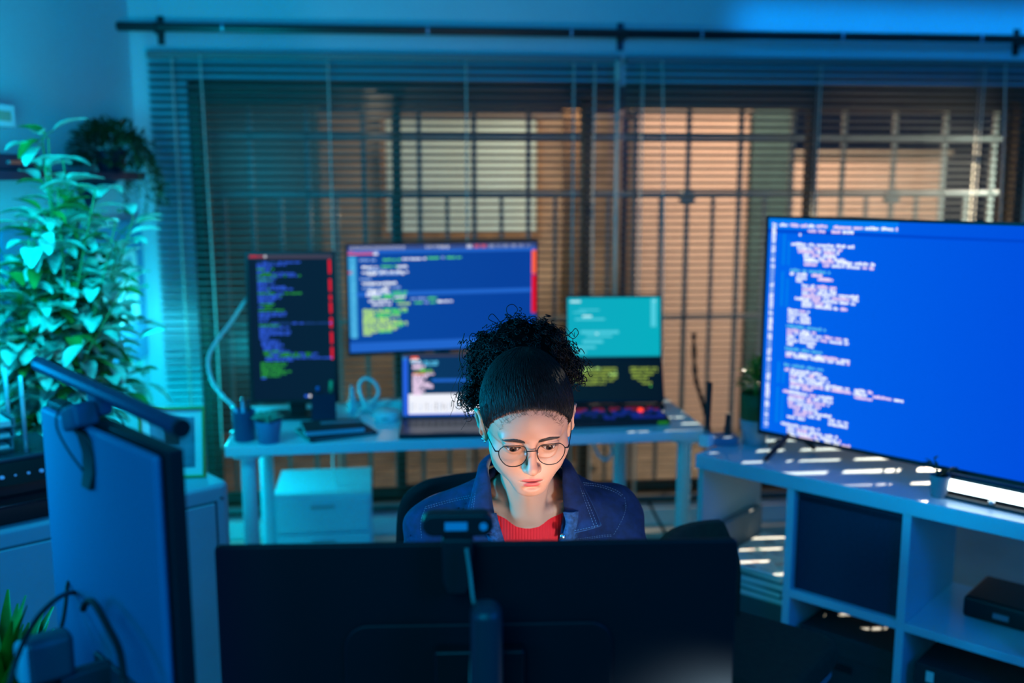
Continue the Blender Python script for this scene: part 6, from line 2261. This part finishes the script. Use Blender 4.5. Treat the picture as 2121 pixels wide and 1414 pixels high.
for W_, E_ in ((WRL, ELL), (WRR, ELR)):
    q = W_.lerp(E_, 0.22)
    d_ = (W_ - E_).normalized()
    pl_ = ((X - q.x) * d_.x + (Y - q.y) * d_.y + (Z - q.z) * d_.z)
    near = np.sqrt((X - W_.x) ** 2 + (Y - W_.y) ** 2 + (Z - W_.z) ** 2) < 0.15
    jf.D = np.where(near, np.maximum(jf.D, pl_), jf.D).astype(np.float32)
JV, JF = jf.mesh()
del jf, inner
JV = relax(JV, JF, 1, 0.4)
jacket = on_woman(np_mesh('denim_jacket', JV, JF, DENIM))
jbvh = BVHTree.FromPolygons([tuple(v) for v in JV], [tuple(int(i) for i in q) for q in JF])
EYE0 = Vector((0, 0, CAM_Z))


def onjacket(px, py, lift=0.001):
    d = ray(px, py).normalized()
    h = jbvh.ray_cast(EYE0, d)
    return None if h[0] is None else h[0] + h[1] * lift


# collar: stand line and falling edge, from one tip round the neck to the other
COLR = [((1180, 1104), 1.800, (1244, 1086), 1.800), ((1172, 1074), 1.806, (1236, 1066), 1.815), ((1167, 1040), 1.818, (1222, 1036), 1.835), ((1165, 1000), 1.840, (1205, 1003), 1.868), ((1164, 968), 1.872, (1190, 974), 1.905)]
rows = []
for (ip, iy, op2, oy) in COLR:
    a, b = P(*ip, iy), P(*op2, oy)
    rows.append((a, b))
for ang_ in (30, 60, 90, 120, 150):
    a_ = math.radians(ang_)
    a = Vector((0.026 + 0.068 * math.cos(a_), 1.925 + 0.062 * math.sin(a_), 1.052))
    b = Vector((0.026 + 0.105 * math.cos(a_), 1.93 + 0.10 * math.sin(a_), 1.012))
    rows.append((a, b))
STL = [((1012, 968), 1.872, (990, 978), 1.905), ((1016, 1000), 1.840, (982, 1005), 1.868), ((1020, 1040), 1.818, (974, 1040), 1.835), ((1026, 1074), 1.806, (966, 1068), 1.815), ((1030, 1104), 1.800, (960, 1098), 1.800)]
for (ip, iy, op2, oy) in STL:
    rows.append((P(*ip, iy), P(*op2, oy)))
dense_in = smooth_path([r[0] for r in rows], 6)
dense_out = smooth_path([r[1] for r in rows], 6)
grid_ = []
ctr_n = Vector((0.03, 1.92, 1.0))
for a, b in zip(dense_in, dense_out):
    ro_ = []
    nrm_ = (a.lerp(b, 0.5) - ctr_n)
    nrm_.z = abs(nrm_.z) * 0.3 + 0.03
    nrm_ = nrm_.normalized()
    for k_ in range(9):
        t = k_ / 8
        p = a.lerp(b, t) + nrm_ * 0.010 * math.sin(math.pi * min(1, t * 1.0)) * (1 - 0.3 * t) + Vector((0, -0.004 * t, 0.0))
        ro_.append(p)
    grid_.append(ro_)
m = MB()
m.grid(grid_)
col_ = on_woman(m.build('jacket_collar', DENIM, smooth=True, solid=0.0032, fix=False))
m = MB()
m.tube([r[-1] for r in grid_], 0.0018, 8)
m.tube([grid_[0][k_] for k_ in range(9)], 0.0017, 8)
m.tube([grid_[-1][k_] for k_ in range(9)], 0.0017, 8)
on_woman(m.build('collar_edge', DENIMW, smooth=True, fix=False))
# stitched seams: dashes following the cloth
m = MB()


def stitch(pts3, dash=0.0032, gap=0.0022, r=0.00042):
    acc = 0
    on = True
    cur = [pts3[0]]
    for a, b in zip(pts3[:-1], pts3[1:]):
        L_ = (b - a).length
        pos = 0
        while pos < L_:
            need = (dash if on else gap) - acc
            st2 = min(need, L_ - pos)
            pos += st2
            acc += st2
            p = a.lerp(b, pos / max(L_, 1e-9))
            if on:
                cur.append(p)
            if acc >= (dash if on else gap) - 1e-9:
                if on and len(cur) > 1:
                    m.tube(cur, r, 4)
                on = not on
                acc = 0
                cur = [p]


nrm0 = Vector((0, -1, 0.35)).normalized()
for off in (1, 2):
    stitch([r[8 - off].lerp(r[7 - off], 0.2) + nrm0 * 0.0026 for r in grid_ if r[0].y < 1.92 and r[0].x > 0.03])
    stitch([r[8 - off].lerp(r[7 - off], 0.2) + nrm0 * 0.0026 for r in grid_ if r[0].y < 1.92 and r[0].x < 0.03])
stitch([grid_[1][k_].lerp(grid_[0][k_], 0.3) + nrm0 * 0.0026 for k_ in range(9)])
for line in ([(881, 1050), (905, 1043), (930, 1036), (955, 1030), (975, 1026)], [(882, 1054), (906, 1047), (931, 1040), (956, 1034), (976, 1030)], [(1208, 1000), (1235, 1003), (1262, 1010), (1280, 1018), (1293, 1028)], [(1209, 1004), (1235, 1007), (1261, 1014), (1279, 1022), (1291, 1031)],
             [(1293, 1030), (1296, 1050), (1291, 1070), (1281, 1090), (1270, 1108)], [(881, 1052), (874, 1072), (872, 1092), (874, 1116)], [(1196, 1116), (1222, 1112), (1250, 1108), (1268, 1107)], [(1196, 1119), (1222, 1115), (1250, 1111), (1268, 1110)], [(1186, 1098), (1192, 1112), (1198, 1126)]):
    q = [onjacket(*p, 0.0009) for p in smooth_path([(a, b, 0) for a, b in line], 5) for p in [(p.x, p.y)]]
    q = [p for p in q if p is not None]
    if len(q) > 3 and max((a - b).length for a, b in zip(q[:-1], q[1:])) < 0.03:
        stitch(q)
on_woman(m.build('jacket_stitching', STITCH, smooth=True, fix=False))
# front edges and a button
for s_, line in ((1, [(1167, 1060), (1172, 1080), (1168, 1100), (1160, 1125)]), (-1, [(1028, 1062), (1034, 1085), (1040, 1105), (1046, 1125)])):
    m = MB()
    pth = smooth_path([P(px, py, 1.798) for px, py in line], 5)
    rows = []
    for p in pth:
        rows.append([p, p + Vector((0.008 * s_, -0.003, 0)), p + Vector((0.020 * s_, -0.001, 0)), p + Vector((0.030 * s_, 0.012, 0))])
    m.grid(rows)
    on_woman(m.build('jacket_placket', DENIMW, smooth=True, solid=0.003, fix=False))
q = P(1166, 1111, 1.790)
m = MB()
m.lathe([(0, 0), (0.0052, 0), (0.0058, 0.001), (0.005, 0.0024), (0, 0.003)], (0, 0, 0), 18)
o = on_woman(m.build('jacket_button', STEEL, smooth=True))
o.matrix_parent_inverse = Matrix.Identity(4)
o.parent = woman
o.location = q - woman.location
o.rotation_euler = (math.radians(80), 0, 0)

# ---- trousers and shoes (under the desk)
tf = Field(np.arange(-0.26, 0.32, 0.010), np.arange(1.48, 2.18, 0.010), np.arange(0.05, 0.68, 0.010))
legs(tf, 0.008)
TV_, TF_ = tf.mesh()
on_woman(np_mesh('trousers', TV_, TF_, mat('dark_trousers', (0.02, 0.025, 0.04), 0.85)))
for s_ in (-1, 1):
    m = MB()
    sx = 0.028 + 0.12 * s_
    rows = []
    for i, (y_, w_, h_) in enumerate(((1.665, 0.028, 0.075), (1.63, 0.036, 0.095), (1.59, 0.040, 0.090), (1.53, 0.044, 0.055), (1.47, 0.042, 0.042), (1.43, 0.025, 0.030))):
        rows.append([(sx + w_ * c_, y_, 0.002 + h_ * (0.5 + 0.5 * s2)) for c_, s2 in [(math.cos(a), math.sin(a)) for a in [2 * math.pi * j / 16 for j in range(17)]]])
    m.grid(rows)
    m.add(rows[0][:16], [tuple(range(16))])
    m.add(rows[-1][:16], [tuple(range(15, -1, -1))])
    on_woman(m.build('shoe', BLACKP, smooth=True))
